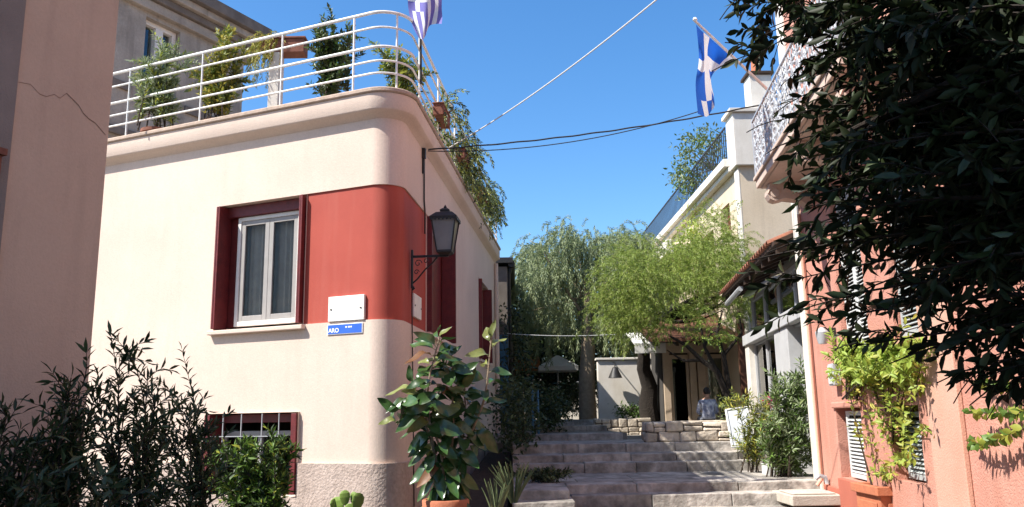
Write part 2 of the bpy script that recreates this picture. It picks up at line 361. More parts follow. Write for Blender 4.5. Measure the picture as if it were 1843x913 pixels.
# the rough core that carries the stone blocks
for i, (d, z, zb) in enumerate(STEPS):
    d1 = STEPS[i + 1][0] if i + 1 < len(STEPS) else 24.0
    stairs.box(((XL + XR) / 2, (d + .16 + d1 + .22) / 2, (z - .07) / 2), ((XR - XL) / 2, (d1 - d + .06) / 2, (z - .07) / 2 + .0))
stair_o = struct(stairs.build('stone_stairs', 'mortar', fix=True))
def block(parent, x0, x1, y0, y1, z0, z1, m='marble', j=.006):
    b = MB(); r = lambda: RNG.uniform(-j, j)
    tl = RNG.uniform(-.006, .006)
    b.box8([(x0, y0 + r(), z0), (x1, y0 + r(), z0), (x1, y1, z0), (x0, y1, z0), (x0, y0 + r() + .006, z1 + r() + tl), (x1, y0 + r() + .006, z1 + r() - tl), (x1, y1, z1 + r()), (x0, y1, z1 + r())])
    return b.build('stone_block', m, parent, bevel=.012)
for i, (d, z, zb) in enumerate(STEPS):
    x = XL
    while x < XR - .2:
        w = RNG.uniform(.65, 1.35); x1 = min(x + w, XR)
        if XR - x1 < .3: x1 = XR
        dd = -.75 if (x1 < 1.25 and i < 5 and i > 1) else 0
        if i >= 5 or x1 < 4.35 or i < 2:
            block(stair_o, x + .004, x1 - .004, d + dd + RNG.uniform(-.012, .012), d + .42 if dd == 0 else d + .3, zb - .03, z)
        x = x1
    # treads of the landings: slabs
    d1 = STEPS[i + 1][0] if i + 1 < len(STEPS) else 16.8
    if d1 - d > .6:
        y = d + .425
        while y < d1 - .05:
            y1 = min(y + RNG.uniform(.5, .8), d1 + .1); x = XL
            while x < XR - .05:
                x1 = min(x + RNG.uniform(.6, 1.1), XR)
                s = MB(); s.box(((x + x1) / 2, (y + y1) / 2, z - .04 + RNG.uniform(-.003, .003)), ((x1 - x) / 2 - .005, (y1 - y) / 2 - .005, .04)); s.build('paving_slab', 'marble', stair_o, bevel=.006); x = x1
            y = y1
# upper alley: three shallow steps on the left, then the lane
up = MB()
for d, z, x1 in [(16.8, 1.28, 2.2), (19.5, 1.40, 2.1), (22.0, 1.53, 2.05)]:
    up.box(((x1 - .6) / 2, (d + 70) / 2, z - .3), ((x1 + .6) / 2, (70 - d) / 2, .3))
up.box((4.5, 30, .9), (2.5, 14, .24))
lane = struct(up.build('lane', 'paving'))
for d, z, x1 in [(16.8, 1.28, 2.2), (19.5, 1.40, 2.1), (22.0, 1.53, 2.05)]:
    x = -.55
    while x < x1 - .1:
        xx = min(x + RNG.uniform(.6, 1.1), x1); block(lane, x + .004, xx - .004, d - .03, d + .4, z - .16, z + .006); x = xx
# white slab before the basement window
sl = MB(); sl.box((3.66, 10.78, .575), (.36, .40, .06)); sl.box((3.60, 10.75, .646), (.26, .28, .010)); tag(sl.build('marble_slab', 'cap_pale', bevel=.01), 'pale marble slab on the ground before the pink basement window', 'slab')
bed = MB(); bed.box8([(-4.6, 5.0, 0), (-1.25, 5.0, 0), (-1.3, 9.3, 0), (-5.9, 11.4, 0), (-4.5, 5.2, .22), (-1.4, 5.2, .22), (-1.5, 9.2, .25), (-5.8, 11.2, .25)]); struct(bed.build('planting_bed', 'soil'))
bed = MB(); bed.box8([(-1.15, 9.0, 0), (-.1, 9.0, 0), (-.1, 20.0, 0), (-.3, 20.0, 0), (-1.12, 9.1, .22), (-.12, 9.1, .22), (-.1, 19.9, 1.25), (-.3, 19.9, 1.25)]); struct(bed.build('planting_bed', 'soil'))

# ================================================================== CREAM HOUSE WITH THE ROUNDED CORNER
CX, CY = -1.315, 9.5; AF, BS = radians(23.08), radians(5.226)
DF = V(-cos(AF), sin(AF), 0); DS = V(sin(BS), cos(BS), 0); NF = V(-sin(AF), -cos(AF), 0); NS = V(cos(BS), -sin(BS), 0)
C0 = V(CX, CY, 0); RC = .28; TH = math.acos(float(DF @ DS)); TL = RC / tan(TH / 2); CC = C0 + DF * TL - NF * RC
PH0 = atan2(NF[1], NF[0]); SW = pi - TH
def hp(u, z, off=0.0):
    if u <= -TL: p = C0 + DF * (-u) + NF * off
    elif u >= TL: p = C0 + DS * u + NS * off
    else:
        f = PH0 + SW * (u + TL) / (2 * TL); p = CC + V(cos(f), sin(f), 0) * (RC + off)
    return V(p[0], p[1], z)
house = thing('corner_house', 'cream plastered house with rounded corner and red painted band', 'house', (CX, CY, 0))
holes = [(-2.70, -1.32, 2.74, 4.37), (-2.72, -1.32, .75, 1.715), (1.70, 3.70, 2.75, 4.37), (7.0, 8.6, 2.75, 4.38)]
ub = sorted(set([-5.9, -2.72, -2.70, -1.32, 1.70, 3.70, 7.0, 8.6, 10.1] + list(np.linspace(-TL, TL, 25)) + [-5, -4, -3.4, -2, 5, 6]))
zb = [-.1, .75, 1.13, 1.715, 2.74, 2.75, 4.37, 4.38, 5.3]
def cell(u, z):
    for a, b, c, d in holes:
        if a < u < b and c < z < d: return None
    if -1.32 < u < 1.70 and 2.745 < z < 4.371: return (-.018, 1)
    if z < 1.13: return (.035, 2)
    return (0, 0)
w = MB(); grid = {}
for i in range(len(ub) - 1):
    for j in range(len(zb) - 1):
        grid[i, j] = c = cell((ub[i] + ub[i + 1]) / 2, (zb[j] + zb[j + 1]) / 2)
        if c: w.quad(hp(ub[i], zb[j], c[0]), hp(ub[i + 1], zb[j], c[0]), hp(ub[i + 1], zb[j + 1], c[0]), hp(ub[i], zb[j + 1], c[0]), c[1])
for (i, j), c in grid.items():
    e = grid.get((i, j + 1))
    if c and e and c[0] != e[0]: w.quad(hp(ub[i], zb[j + 1], c[0]), hp(ub[i + 1], zb[j + 1], c[0]), hp(ub[i + 1], zb[j + 1], e[0]), hp(ub[i], zb[j + 1], e[0]), 0)
    e = grid.get((i + 1, j))
    if c and e and c[0] != e[0]: w.quad(hp(ub[i + 1], zb[j], c[0]), hp(ub[i + 1], zb[j + 1], c[0]), hp(ub[i + 1], zb[j + 1], e[0]), hp(ub[i + 1], zb[j], e[0]), 0)
for a, b, c, d in holes:       # reveals
    o = .035 if d < 2 else 0
    q = lambda u0, z0, u1, z1: w.quad(hp(u0, z0, o), hp(u1, z1, o), hp(u1, z1, -.3), hp(u0, z0, -.3), 0)
    q(a, c, b, c); q(b, c, b, d); q(b, d, a, d); q(a, d, a, c)
pb = [hp(-5.9, 0), hp(10.1, 0)]; far = C0 + DF * 5.9 + DS * 10.1
w.quad(V(*pb[1][:2], -.1), V(*far[:2], -.1), V(*far[:2], 5.3), V(*pb[1][:2], 5.3)); w.quad(V(*far[:2], -.1), V(*pb[0][:2], -.1), V(*pb[0][:2], 5.3), V(*far[:2], 5.3))
w.build('wall', ['cream', 'red_paint', 'plinth'], house, smooth=True, fix=False)
w = MB(); n = 24; pl = [hp(u, 5.28, -.05) for u in [-5.85] + list(np.linspace(-TL, TL, 13)) + [10.05]] + [V(*far[:2], 5.28)]
w.prism(pl, (0, 0, .03)); w.build('terrace_floor', 'cap_stone', house)
# dark rooms behind the windows
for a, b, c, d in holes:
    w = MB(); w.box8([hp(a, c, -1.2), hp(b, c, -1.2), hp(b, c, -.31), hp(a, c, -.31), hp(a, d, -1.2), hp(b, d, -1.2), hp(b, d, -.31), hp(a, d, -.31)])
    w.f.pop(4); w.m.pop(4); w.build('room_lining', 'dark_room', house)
US = [-5.9, -4, -2] + list(np.linspace(-TL, TL, 25)) + [2, 4, 6, 8, 9.9]
def sweep(name, prof, m, parent, us=US, smooth=True, closed=True):
    w = MB(); k = len(prof); vs = []
    for u in us: vs += [hp(u, z, o) for o, z in prof]
    fs = [(i * k + j, (i + 1) * k + j, (i + 1) * k + (j + 1) % k, i * k + (j + 1) % k) for i in range(len(us) - 1) for j in range(k if closed else k - 1)]
    fs += [tuple(range(k)), tuple((len(us) - 1) * k + j for j in range(k - 1, -1, -1))]
    w.add(vs, fs); return w.build(name, m, parent, smooth=smooth)
sweep('cornice', [(-.2, 5.20), (.004, 5.20), (.03, 5.225), (.07, 5.25), (.115, 5.275), (.125, 5.29), (.125, 5.485), (-.2, 5.485)], 'cream', house)
sweep('cornice_cap', [(-.22, 5.487), (.138, 5.487), (.152, 5.50), (.152, 5.535), (.138, 5.55), (-.22, 5.55)], 'cap_stone', house)
FX = np.array([DF * -1, NF * -1, V(0, 0, 1)])          # along wall to the right, into wall, up
SX = np.array([DS, -NS, V(0, 0, 1)])
def fbox(mb, u0, u1, o0, o1, z0, z1, mi=0):
    return mb.box8([hp(u0, z0, o1), hp(u1, z0, o1), hp(u1, z0, o0), hp(u0, z0, o0), hp(u0, z1, o1), hp(u1, z1, o1), hp(u1, z1, o0), hp(u0, z1, o0)], mi)
def part(name, m, parent, boxes, bevel=.004):
    w = MB()
    for b in boxes: fbox(w, *b)
    return w.build(name, m, parent, bevel=bevel)
def double_window(parent, u0, u1, z0, z1, off, curtain=True):
    win = part('window', 'window_white', parent, [(u0, u0 + .05, off - .06, off, z0, z1), (u1 - .05, u1, off - .06, off, z0, z1), (u0 + .05, u1 - .05, off - .06, off, z0, z0 + .06), (u0 + .05, u1 - .05, off - .06, off, z1 - .05, z1)])
    um = (u0 + u1) / 2
    for a, b in ((u0 + .052, um - .002), (um + .002, u1 - .052)):
        part('sash', 'grey_frame', win, [(a, a + .065, off - .05, off - .012, z0 + .062, z1 - .052), (b - .065, b, off - .05, off - .012, z0 + .062, z1 - .052), (a + .065, b - .065, off - .05, off - .012, z0 + .062, z0 + .13), (a + .065, b - .065, off - .05, off - .012, z1 - .115, z1 - .052)])
        part('pane', 'glass', win, [(a + .06, b - .06, off - .036, off - .030, z0 + .125, z1 - .11)], bevel=0)
    if curtain:
        w = MB(); us = np.linspace(u0 + .02, u1 - .02, 60); vs = []
        for i, u in enumerate(us):
            o = off - .12 + .015 * sin(i * 1.1) + .006 * sin(i * 2.7)
            vs += [hp(u, z0 + .02, o), hp(u, z1 - .02, o)]
        w.add(vs, [(2 * i, 2 * i + 2, 2 * i + 3, 2 * i + 1) for i in range(59)]); w.build('curtain', 'curtain', win, smooth=True, fix=False)
    return win
# front window with maroon shutters folded into the reveal
double_window(house, -2.50, -1.50, 2.80, 4.22, -.14)
sh = part('shutter_box', 'maroon', house, [(-2.695, -1.325, -.26, -.10, 4.225, 4.365), (-2.695, -2.505, -.28, -.18, 2.80, 4.222), (-1.495, -1.325, -.28, -.18, 2.80, 4.222)])
for u0, u1 in ((-2.698, -2.635), (-1.392, -1.335)):
    s = part('shutter', 'maroon', house, [(u0, u0 + .026, -.17, .055, 2.765, 4.355), (u1 - .026, u1, -.17, .062, 2.765, 4.355)], bevel=.005)
    part('hinge', 'iron', s, [(u0 + .027, u1 - .027, .01, .05, z, z + .05) for z in (2.95, 4.1)])
part('window_sill', 'cream', house, [(-2.74, -1.28, -.16, .075, 2.688, 2.742)], bevel=.01)
# basement window with maroon lining and white bars
part('basement_frame', 'maroon', house, [(-2.715, -2.63, -.24, .055, .78, 1.70), (-1.40, -1.325, -.24, .06, .78, 1.70), (-2.628, -1.402, -.24, -.12, 1.60, 1.70)])
part('basement_sash', 'grey_frame', house, [(-2.63, -1.41, -.22, -.17, 1.44, 1.50), (-2.63, -2.56, -.22, -.17, .8, 1.44), (-1.48, -1.41, -.22, -.17, .8, 1.44), (-2.06, -2.0, -.22, -.17, .8, 1.44)])
part('pane', 'glass', house, [(-2.56, -1.48, -.20, -.195, .8, 1.44)], bevel=0)
gr = part('window_grille', 'grey_metal', house, [(-2.60, -1.50, .062, .070, 1.435, 1.445)], bevel=0)
for u in (-2.42, -2.14, -1.83, -1.58): part('bar', 'grey_metal', gr, [(u, u + .009, .045, .06, .80, 1.705)], bevel=0)
# side windows
for a, b in ((1.70, 3.70), (7.0, 8.6)):
    part('side_shutter', 'maroon', house, [(a + .01, (a + b) / 2 - .003, -.20, -.15, 2.77, 4.35), ((a + b) / 2 + .003, b - .01, -.20, -.15, 2.77, 4.35)] , bevel=.006)
    part('side_shutter_leaf', 'maroon', house, [(a + .005, a + .06, -.14, .07, 2.77, 4.35)]); part('side_shutter_leaf', 'maroon', house, [(b - .06, b - .005, -.14, .08, 2.77, 4.35)])
    part('window_sill', 'cream', house, [(a - .04, b + .04, -.14, .06, 2.70, 2.752)], bevel=.008)
# conduit on the side wall
w = MB(); w.tube([hp(1.38, 5.2, .02), hp(1.40, 4.5, .018), hp(1.47, 4.35, .016), hp(1.47, 4.05, .016)], .012, 6); w.build('conduit', 'iron', house, smooth=True); w = MB(); w.tube([hp(.70, 3.22, .012), hp(.71, 2.75, .014), hp(.72, .6, .05)], .008, 6); w.build('conduit', 'iron', house, smooth=True)
w = MB(); w.tube([hp(9.75, 5.15, .05), hp(9.75, .5, .06)], .05, 10); w.build('drain_pipe', 'cream', house, smooth=True)
w = MB(); fbox(w, 1.30, 1.36, .004, .05, 5.06, 5.2); fbox(w, 1.32, 1.345, .004, .03, 4.85, 5.06); w.build('cable_clamp', 'iron', house)

# ------------------------------------------------------------------ terrace railing
rail = thing('terrace_railing', 'white tubular metal railing round the roof terrace of the cream house', 'railing', hp(-.6, 5.55))
US2 = [-5.9, -4, -2] + list(np.linspace(-TL, TL, 17)) + [2, 4, 6, 8, 9.8]
for h, r in ((1.0, .021), (.80, .014), (.545, .019), (.36, .014), (.20, .014)):
    w = MB(); w.tube([hp(u, 5.55 + h, .08) for u in US2], r, 8); w.build('rail', 'rail_white', rail, smooth=True)
for u in (-5.6, -4.38, -3.05, -1.72, -.62, .0, .75, 2.1, 3.6, 5.1, 6.6, 8.1, 9.6):
    w = MB(); w.tube([hp(u, 5.52, .08), hp(u, 6.55, .08)], .0135, 8); w.lathe(hp(u, 5.551, .08), [(.04, 0), (.04, .008), (.018, .014)], 10); w.build('post', 'rail_white', rail, smooth=True)

# ------------------------------------------------------------------ plaques, street sign, lantern
pq = thing('stone_plaque', 'white marble plaque with two bolts on the sunlit red band', 'plaque', hp(-.70, 2.9))
part('slab', 'plaque', pq, [(-.945, -.445, -.017, .02, 2.755, 3.05)], bevel=.005)
for u in (-.905, -.49):
    w = MB(); w.lathe(hp(u, 2.90, .02), [(.012, 0), (.012, .008), (.005, .012)], 8, ax=[DF, V(0, 0, 1), NF]); w.build('bolt', 'bolt', pq)
w = MB()
for i, (u, z, l) in enumerate([(-.76, 2.965, .03), (-.70, 2.965, .02), (-.62, 2.96, .025), (-.80, 2.90, .06), (-.70, 2.90, .09), (-.57, 2.90, .03), (-.80, 2.85, .10), (-.66, 2.85, .08)]): fbox(w, u, u + l, .0203, .0210, z, z + .014)
stuff(w.build('engraving', 'plaque_mark', pq))
ss = thing('street_sign', 'blue enamel street sign lettered ARO under the sunlit plaque', 'sign', hp(-.70, 2.66))
part('plate', 'sign_white', ss, [(-.955, -.465, .0, .012, 2.60, 2.722)], bevel=.002); part('field', 'sign_blue', ss, [(-.945, -.475, .0125, .0145, 2.608, 2.714)], bevel=0)
def text_mesh(txt, size, o, ax, m, parent, name='lettering'):
    cu = bpy.data.curves.new('t', 'FONT'); cu.body = txt; cu.size = size; cu.extrude = .0008; cu.offset = .002
    t = bpy.data.objects.new('t', cu); COL.objects.link(t); dg = bpy.context.evaluated_depsgraph_get(); me = bpy.data.meshes.new_from_object(t.evaluated_get(dg)); bpy.data.objects.remove(t)
    q = np.zeros(len(me.vertices) * 3); me.vertices.foreach_get('co', q); q = q.reshape(-1, 3)
    q = np.asarray(o) + q @ np.asarray(ax); me.vertices.foreach_set('co', q.reshape(-1)); me.materials.clear(); me.materials.append(MATS[m]); me.update()
    ob = bpy.data.objects.new(name, me); COL.objects.link(ob); adopt(ob, parent); return ob
text_mesh('ARO', .07, hp(-.935, 2.625, .0155), [-DF, V(0, 0, 1), NF], 'sign_white', ss)
w = MB()
for k, l in enumerate((.022, .03, .018)): fbox(w, -.70 + k * .036, -.70 + k * .036 + l, .0150, .0156, 2.672, 2.690)
w.build('small_lettering', 'sign_white', ss)
p2 = thing('stone_plaque', 'small shaded marble plaque on the alley side beside the lantern bracket', 'plaque', hp(1.0, 3.0))
part('slab', 'plaque', p2, [(.80, 1.25, -.017, .02, 2.86, 3.15)], bevel=.004)
for u in (.84, 1.21):
    w = MB(); w.lathe(hp(u, 3.0, .02), [(.012, 0), (.012, .008), (.005, .012)], 8, ax=[DS, V(0, 0, -1), NS]); w.build('bolt', 'bolt', p2)
# lantern on scroll bracket
lu = .68; la = thing('wall_lantern', 'black iron street lantern with glass panes on a scroll bracket', 'lantern', hp(lu, 3.3))
AX = [NS, DS, V(0, 0, 1)]
br = MB(); q = lambda o, z: hp(lu, z, o)
br.box((q(.015, 3.43)), (.012, .02, .24), AX); br.box(q(.235, 3.585), (.235, .014, .014), AX)
br.tube([q(.02, 3.25), q(.08, 3.30), q(.18, 3.42), q(.27, 3.50), q(.33, 3.57)], .010, 6)
for c, r in (((.09, 3.50), .05), ((.19, 3.525), .035), ((.07, 3.39), .035)): br.tube([q(c[0] + r * (1 - .06 * k) * cos(k * .55), c[1] + r * (1 - .06 * k) * sin(k * .55)) for k in range(14)], .006, 5)
br.tube([q(.02, 3.22), q(.045, 3.19), q(.02, 3.17)], .012, 6)
bro = br.build('bracket', 'iron', la)
lc = hp(lu, 0, .43); LZ = 3.60; f0 = BS
def sq(z, r): return (r * sqrt(2), z)
w = MB(); w.lathe(lc, [sq(LZ - .01, .05), sq(LZ + .02, .095), sq(LZ + .045, .095)], 4, rot=pi / 4 - BS); w.build('lantern_base', 'iron', la); w = MB()
w.lathe(lc, [sq(LZ + .43, .165), sq(LZ + .455, .17), sq(LZ + .52, .10), sq(LZ + .535, .055), sq(LZ + .56, .06), sq(LZ + .585, .03)], 4, rot=pi / 4 - BS); w.build('lantern_cap', 'iron', la); w = MB(); w.lathe(lc, [(.012, LZ + .585), (.022, LZ + .60), (.004, LZ + .63)], 8)
w.build('finial', 'iron', la)
for k in range(4):
    a = pi / 4 - BS + k * pi / 2; a2 = a + pi / 2; R = lambda r, an, z: lc + V(r * sqrt(2) * cos(an), r * sqrt(2) * sin(an), z)
    w = MB(); w.tube([R(.092, a, LZ + .04), R(.150, a, LZ + .435)], .010, 5); w.build('corner_bar', 'iron', la)
    w = MB(); w.quad(R(.086, a, LZ + .046), R(.086, a2, LZ + .046), R(.144, a2, LZ + .43), R(.144, a, LZ + .43)); w.build('pane', 'lamp_glass', la, fix=False)
    w = MB()
    for j in range(7):
        t0 = j / 7; t1 = (j + 1) / 7; tm = (t0 + t1) / 2; A = R(.170, a, LZ + .435); B = R(.170, a2, LZ + .435)
        w.add([A + (B - A) * t0, A + (B - A) * t1, A + (B - A) * tm + V(0, 0, -.035)], [(0, 1, 2)])
    w.build('cap_fringe', 'iron', la, fix=False)
w = MB(); w.lathe(lc, [(.02, LZ + .06), (.03, LZ + .14), (.045, LZ + .22), (.03, LZ + .27), (.012, LZ + .28)], 10); w.build('bulb', 'sign_white', la, smooth=True)

# ================================================================== NEAR BROWN BUILDING (left edge)
PB = at(190, 330, 7.0); PB[2] = 0; ab = radians(25); DB = V(sin(ab), cos(ab), 0); NB = V(cos(ab), -sin(ab), 0)
bb = thing('near_building', 'tall shaded tan plastered building filling the left edge', 'building', PB)
w = MB(); FD = V(-.85, -.53, 0)
q = [PB, PB - DB * 14, PB - DB * 14 + FD * 6, PB + FD * 6]; w.prism([V(p[0], p[1], -.05) for p in q], (0, 0, 8.2)); w.build('wall', 'brown_wall', bb, bevel=.02)
w = MB(); w.box((-4.3, -2.4, 4.8), (1.2, 3.9, 4.9)); w.build('shade_block', 'brown_wall', bb, bevel=.02)  # unseen block added behind the camera to keep the right-hand tree in shade
def bpx(px, py, off=0):
    v = on_plane(px, py, PB, (DB[0], DB[1]), -off); return v
w = MB(); ck = [(33, 148), (55, 152), (72, 170), (84, 174), (98, 170), (108, 177), (120, 168), (132, 180), (142, 190), (150, 204), (160, 214), (172, 222), (190, 243)]
for (a, b), (c, d) in zip(ck[:-1], ck[1:]):
    hw = .9 if a > 118 else .5
    w.quad(bpx(a, b - hw, .003), bpx(c, d - hw, .003), bpx(c, d + hw, .003), bpx(a, b + hw, .003))
w.build('crack', 'crack', bb, fix=False)
# darker pier at its near end with a small tiled ledge
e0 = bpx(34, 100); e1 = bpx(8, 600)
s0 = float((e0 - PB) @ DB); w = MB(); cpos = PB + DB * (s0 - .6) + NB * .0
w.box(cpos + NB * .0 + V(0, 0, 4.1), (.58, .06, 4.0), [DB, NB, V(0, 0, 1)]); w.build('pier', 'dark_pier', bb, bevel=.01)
lp = bpx(-30, 270, .09); w = MB(); w.box(lp + V(0, 0, 0), (.12, .10, .025), [DB, NB, V(0, 0, 1)]); w.box(lp - V(0, 0, .10), (.10, .07, .072), [DB, NB, V(0, 0, 1)]); w.build('ledge', 'terracotta_old', bb)

# ================================================================== OLD STONE BUILDING BEHIND THE TERRACE
PO = at(350, 0, 16); ao = radians(28); DO = V(sin(ao), cos(ao), 0); NO = V(cos(ao), -sin(ao), 0); PO0 = V(PO[0], PO[1], 0)
ob = thing('old_stone_building', 'weathered grey stone building with dark cornice behind the roof terrace', 'building', PO0)
OX = [DO, -NO, V(0, 0, 1)]
def opx(px, py, off=0):
    v = on_plane(px, py, PO0, (DO[0], DO[1]), -off); return float((v - PO0) @ DO), v[2]
sE = opx(462, 64, .35)[0]; zT = PO[2]; sA = opx(196, 60)[0]
def obox(s0, s1, o0, o1, z0, z1, mb): mb.box(PO0 + DO * (s0 + s1) / 2 + NO * (o0 + o1) / 2 + V(0, 0, (z0 + z1) / 2), ((s1 - s0) / 2, (o1 - o0) / 2, (z1 - z0) / 2), OX)
wa = opx(263, 38); wb_ = opx(322, 75); wz1 = max(wa[1], wb_[1]) + .1; wz0 = wz1 - 1.5
W0, W1 = wa[0], opx(322, 100)[0]
w = MB(); obox(sA, W0, -3, 0, 0, zT - .3, w); obox(W1, sE, -3, 0, 0, zT - .3, w); obox(W0, W1, -3, 0, 0, wz0, w); obox(W0, W1, -3, 0, wz1, zT - .3, w); obox(W0, W1, -3, -.5, wz0, wz1, w); w.build('wall', 'old_stone', ob)
w = MB(); obox(sA, sE + .3, -.3, .12, zT - .75, zT - .55, w); obox(sA, sE + .35, -.3, .3, zT - .40, zT - .25, w); w.build('cornice', 'old_stone', ob, bevel=.02)
w = MB(); obox(sA, sE + .32, -.3, .2, zT - .55, zT - .40, w); obox(sA, sE + .4, -3.1, .42, zT - .25, zT, w); w.build('eaves', 'old_stone_dark', ob, bevel=.02)
w = MB(); obox(sA, sE, .001, .07, wz0 - 1.05, wz0 - .9, w); obox(sA, W0 - .25, .001, .05, wz0 - .15, wz0, w); obox(W1 + .2, sE, 0, .05, wz0 - .15, wz0, w); w.build('string_course', 'old_stone_dark', ob, bevel=.01)
w = MB()
for k in range(5):
    z0 = wz0 - 4.2 + k * .64
    for s in (-4.9, -3.4, -1.9, -.4, 1.1): 
        if s + 1.4 < sE and s > sA: obox(s, s + 1.42, .0, .05, z0, z0 + .58, w)
w.build('rustication', 'old_stone', ob, bevel=.02)
win = MB(); t = .09
obox(W0, W0 + t, -.3, -.12, wz0, wz1, win); obox(W1 - t, W1, -.3, -.12, wz0, wz1, win); obox(W0 + t, W1 - t, -.3, -.12, wz1 - t, wz1, win); obox(W0 + t, W1 - t, -.3, -.12, wz0, wz0 + t, win); obox((W0 + W1) / 2 - .09, (W0 + W1) / 2 + .09, -.3, -.11, wz0 + t, wz1 - t, win)
wino = win.build('window', 'window_white', ob, bevel=.008)
for a, b in ((W0 + t, (W0 + W1) / 2 - .09), ((W0 + W1) / 2 + .09, W1 - t)):
    w = MB(); obox(a - .005, b + .005, -.24, -.22, wz0 + t, wz1 - t, w); w.build('pane', 'glass_green', wino)
    w = MB(); obox(a - .005, b + .005, -.32, -.30, wz0 + t, wz1 - t, w); w.build('room_lining', 'dark_room', wino)

# ================================================================== PINK BUILDING (right)
ap = radians(6); PP = V(4.049, 11.6, 0); DP = V(-sin(ap), -cos(ap), 0); NP = V(-cos(ap), sin(ap), 0); PX = [DP, NP, V(0, 0, 1)]
def pp(s, z, off=0.0): return PP + DP * s + NP * off + V(0, 0, z)
def ppx(px, py, off=0.0):
    v = on_plane(px, py, PP, (-DP[0], -DP[1]), off); return float((v - PP) @ DP), v[2]
def pbox(mb, s0, s1, o0, o1, z0, z1, mi=0): return mb.box(pp((s0 + s1) / 2, (z0 + z1) / 2, (o0 + o1) / 2), ((s1 - s0) / 2, (o1 - o0) / 2, (z1 - z0) / 2), PX, mi)
def ppart(name, m, parent, boxes, bevel=.004):
    w = MB()
    for b in boxes: pbox(w, *b)
    return w.build(name, m, parent, bevel=bevel)
pink = thing('pink_building', 'tall salmon pink building with balcony on the sunny side', 'building', PP)
ph = [(1.20, 2.20, .84, 1.66), (3.15, 3.95, .95, 1.66), (1.75, 2.75, 2.25, 4.2), (3.55, 4.2, 2.25, 4.2)]
us = sorted(set([0, .8, 1.20, 2.20, 3.15, 3.95, 1.75, 2.75, 3.55, 4.2, 4.93, 9])); zs = sorted(set([-.1, .84, .95, 1.66, 2.25, 4.2, 6, 8, 12.5]))
w = MB()
for i in range(len(us) - 1):
    for j in range(len(zs) - 1):
        uc, zc = (us[i] + us[i + 1]) / 2, (zs[j] + zs[j + 1]) / 2
        if any(a < uc < b and c < zc < d for a, b, c, d in ph): continue
        w.quad(pp(us[i], zs[j]), pp(us[i + 1], zs[j]), pp(us[i + 1], zs[j + 1]), pp(us[i], zs[j + 1]), 1 if (zc < 1.0 and 2.0 < uc < 2) else 0)
for a, b, c, d in ph:
    for (s0, z0), (s1, z1) in (((a, c), (b, c)), ((b, c), (b, d)), ((b, d), (a, d)), ((a, d), (a, c))): w.quad(pp(s0, z0), pp(s1, z1), pp(s1, z1, -.4), pp(s0, z0, -.4))
    w.quad(pp(a, c, -.4), pp(b, c, -.4), pp(b, d, -.4), pp(a, d, -.4), 1)
w.quad(pp(0, -.1), pp(0, 12.5), pp(0, 12.5, -7), pp(0, -.1, -7)); w.quad(pp(0, 12.5), pp(9, 12.5), pp(9, 12.5, -7), pp(0, 12.5, -7)); w.quad(pp(9, -.1), pp(9, 12.5), pp(9, 12.5, -7), pp(9, -.1, -7))
w.build('wall', ['pink', 'dark_room'], pink, fix=False)
ppart('pilaster', 'pink_light', pink, [(4.28, 4.93, .002, .045, -.05, 12.3)], bevel=.008)
ppart('corner_strip', 'white_plaster', pink, [(-.10, .28, -.1, .03, -.05, 12.4)], bevel=.006)
w = MB(); w.tube([pp(.36, 4.3, .04), pp(.36, .75, .04), pp(.36, .68, .10)], .025, 10); w.build('drain_pipe', 'pink_light', pink, smooth=True)
ppart('plinth', 'pink_deep', pink, [(.4, 1.18, .002, .03, -.05, .70), (1.20, 2.20, .002, .05, -.05, .835)], bevel=.01)
w = MB(); w.tube([pp(.62, .72, .03), pp(.62, .80, .05), pp(.62, .82, .12), pp(.62, .78, .17)], .028, 8); w.build('tap_pipe', 'board', pink, smooth=True)
SLAT = {}
def louvre(parent, s0, s1, z0, z1, off, m, pitch=.042, name='shutter'):
    fw = .05; sh = ppart(name, m, parent, [(s0, s0 + fw, off - .03, off, z0, z1), (s1 - fw, s1, off - .03, off, z0, z1), (s0 + fw, s1 - fw, off - .03, off, z0, z0 + fw), (s0 + fw, s1 - fw, off - .03, off, z1 - fw, z1)], bevel=.003)
    bk = ppart('backing', 'dark_room', sh, [(s0 + .01, s1 - .01, off - .05, off - .04, z0 + .01, z1 - .01)], bevel=0)
    n = int((z1 - z0 - 2 * fw) / pitch); L = s1 - s0 - 2 * fw; key = (round(L, 3), m)
    tilt = radians(38); a1 = NP * cos(tilt) - V(0, 0, 1) * sin(tilt); a2 = NP * sin(tilt) + V(0, 0, 1) * cos(tilt)
    if key not in SLAT:
        t = MB(); t.box((0, 0, 0), (L / 2, .021, .004), [DP, a1, a2]); SLAT[key] = t.build('slat', m, sh).data; first = True
        bpy.data.objects.remove(bpy.data.objects[-1]) if False else None
        o = [o for o in bpy.data.objects if o.data == SLAT[key]][0]; bpy.data.objects.remove(o)
    for k in range(n):
        o = bpy.data.objects.new('slat', SLAT[key]); COL.objects.link(o); adopt(o, sh); o.matrix_basis = Matrix.Translation(Vector(pp((s0 + s1) / 2, z0 + fw + pitch * (k + .5), off - .015)))
    return sh
louvre(pink, 1.42, 2.18, .86, 1.62, -.05, 'shutter_white')
louvre(pink, 3.22, 3.93, .97, 1.60, -.10, 'shutter_grey')
for a, b in ((1.77, 2.245), (2.255, 2.73)): louvre(pink, a, b, 2.30, 4.17, -.06, 'shutter_white')
louvre(pink, 3.57, 4.18, 2.30, 4.17, -.06, 'shutter_grey')
ppart('window_sill', 'pink_light', pink, [(1.68, 2.82, -.02, .09, 2.19, 2.252)], bevel=.008); ppart('window_sill', 'pink_light', pink, [(3.48, 4.25, -.02, .09, 2.19, 2.252)], bevel=.008)
ppart('lintel', 'pink', pink, [(1.12, 2.28, .002, .035, 1.655, 1.73)], bevel=.02)
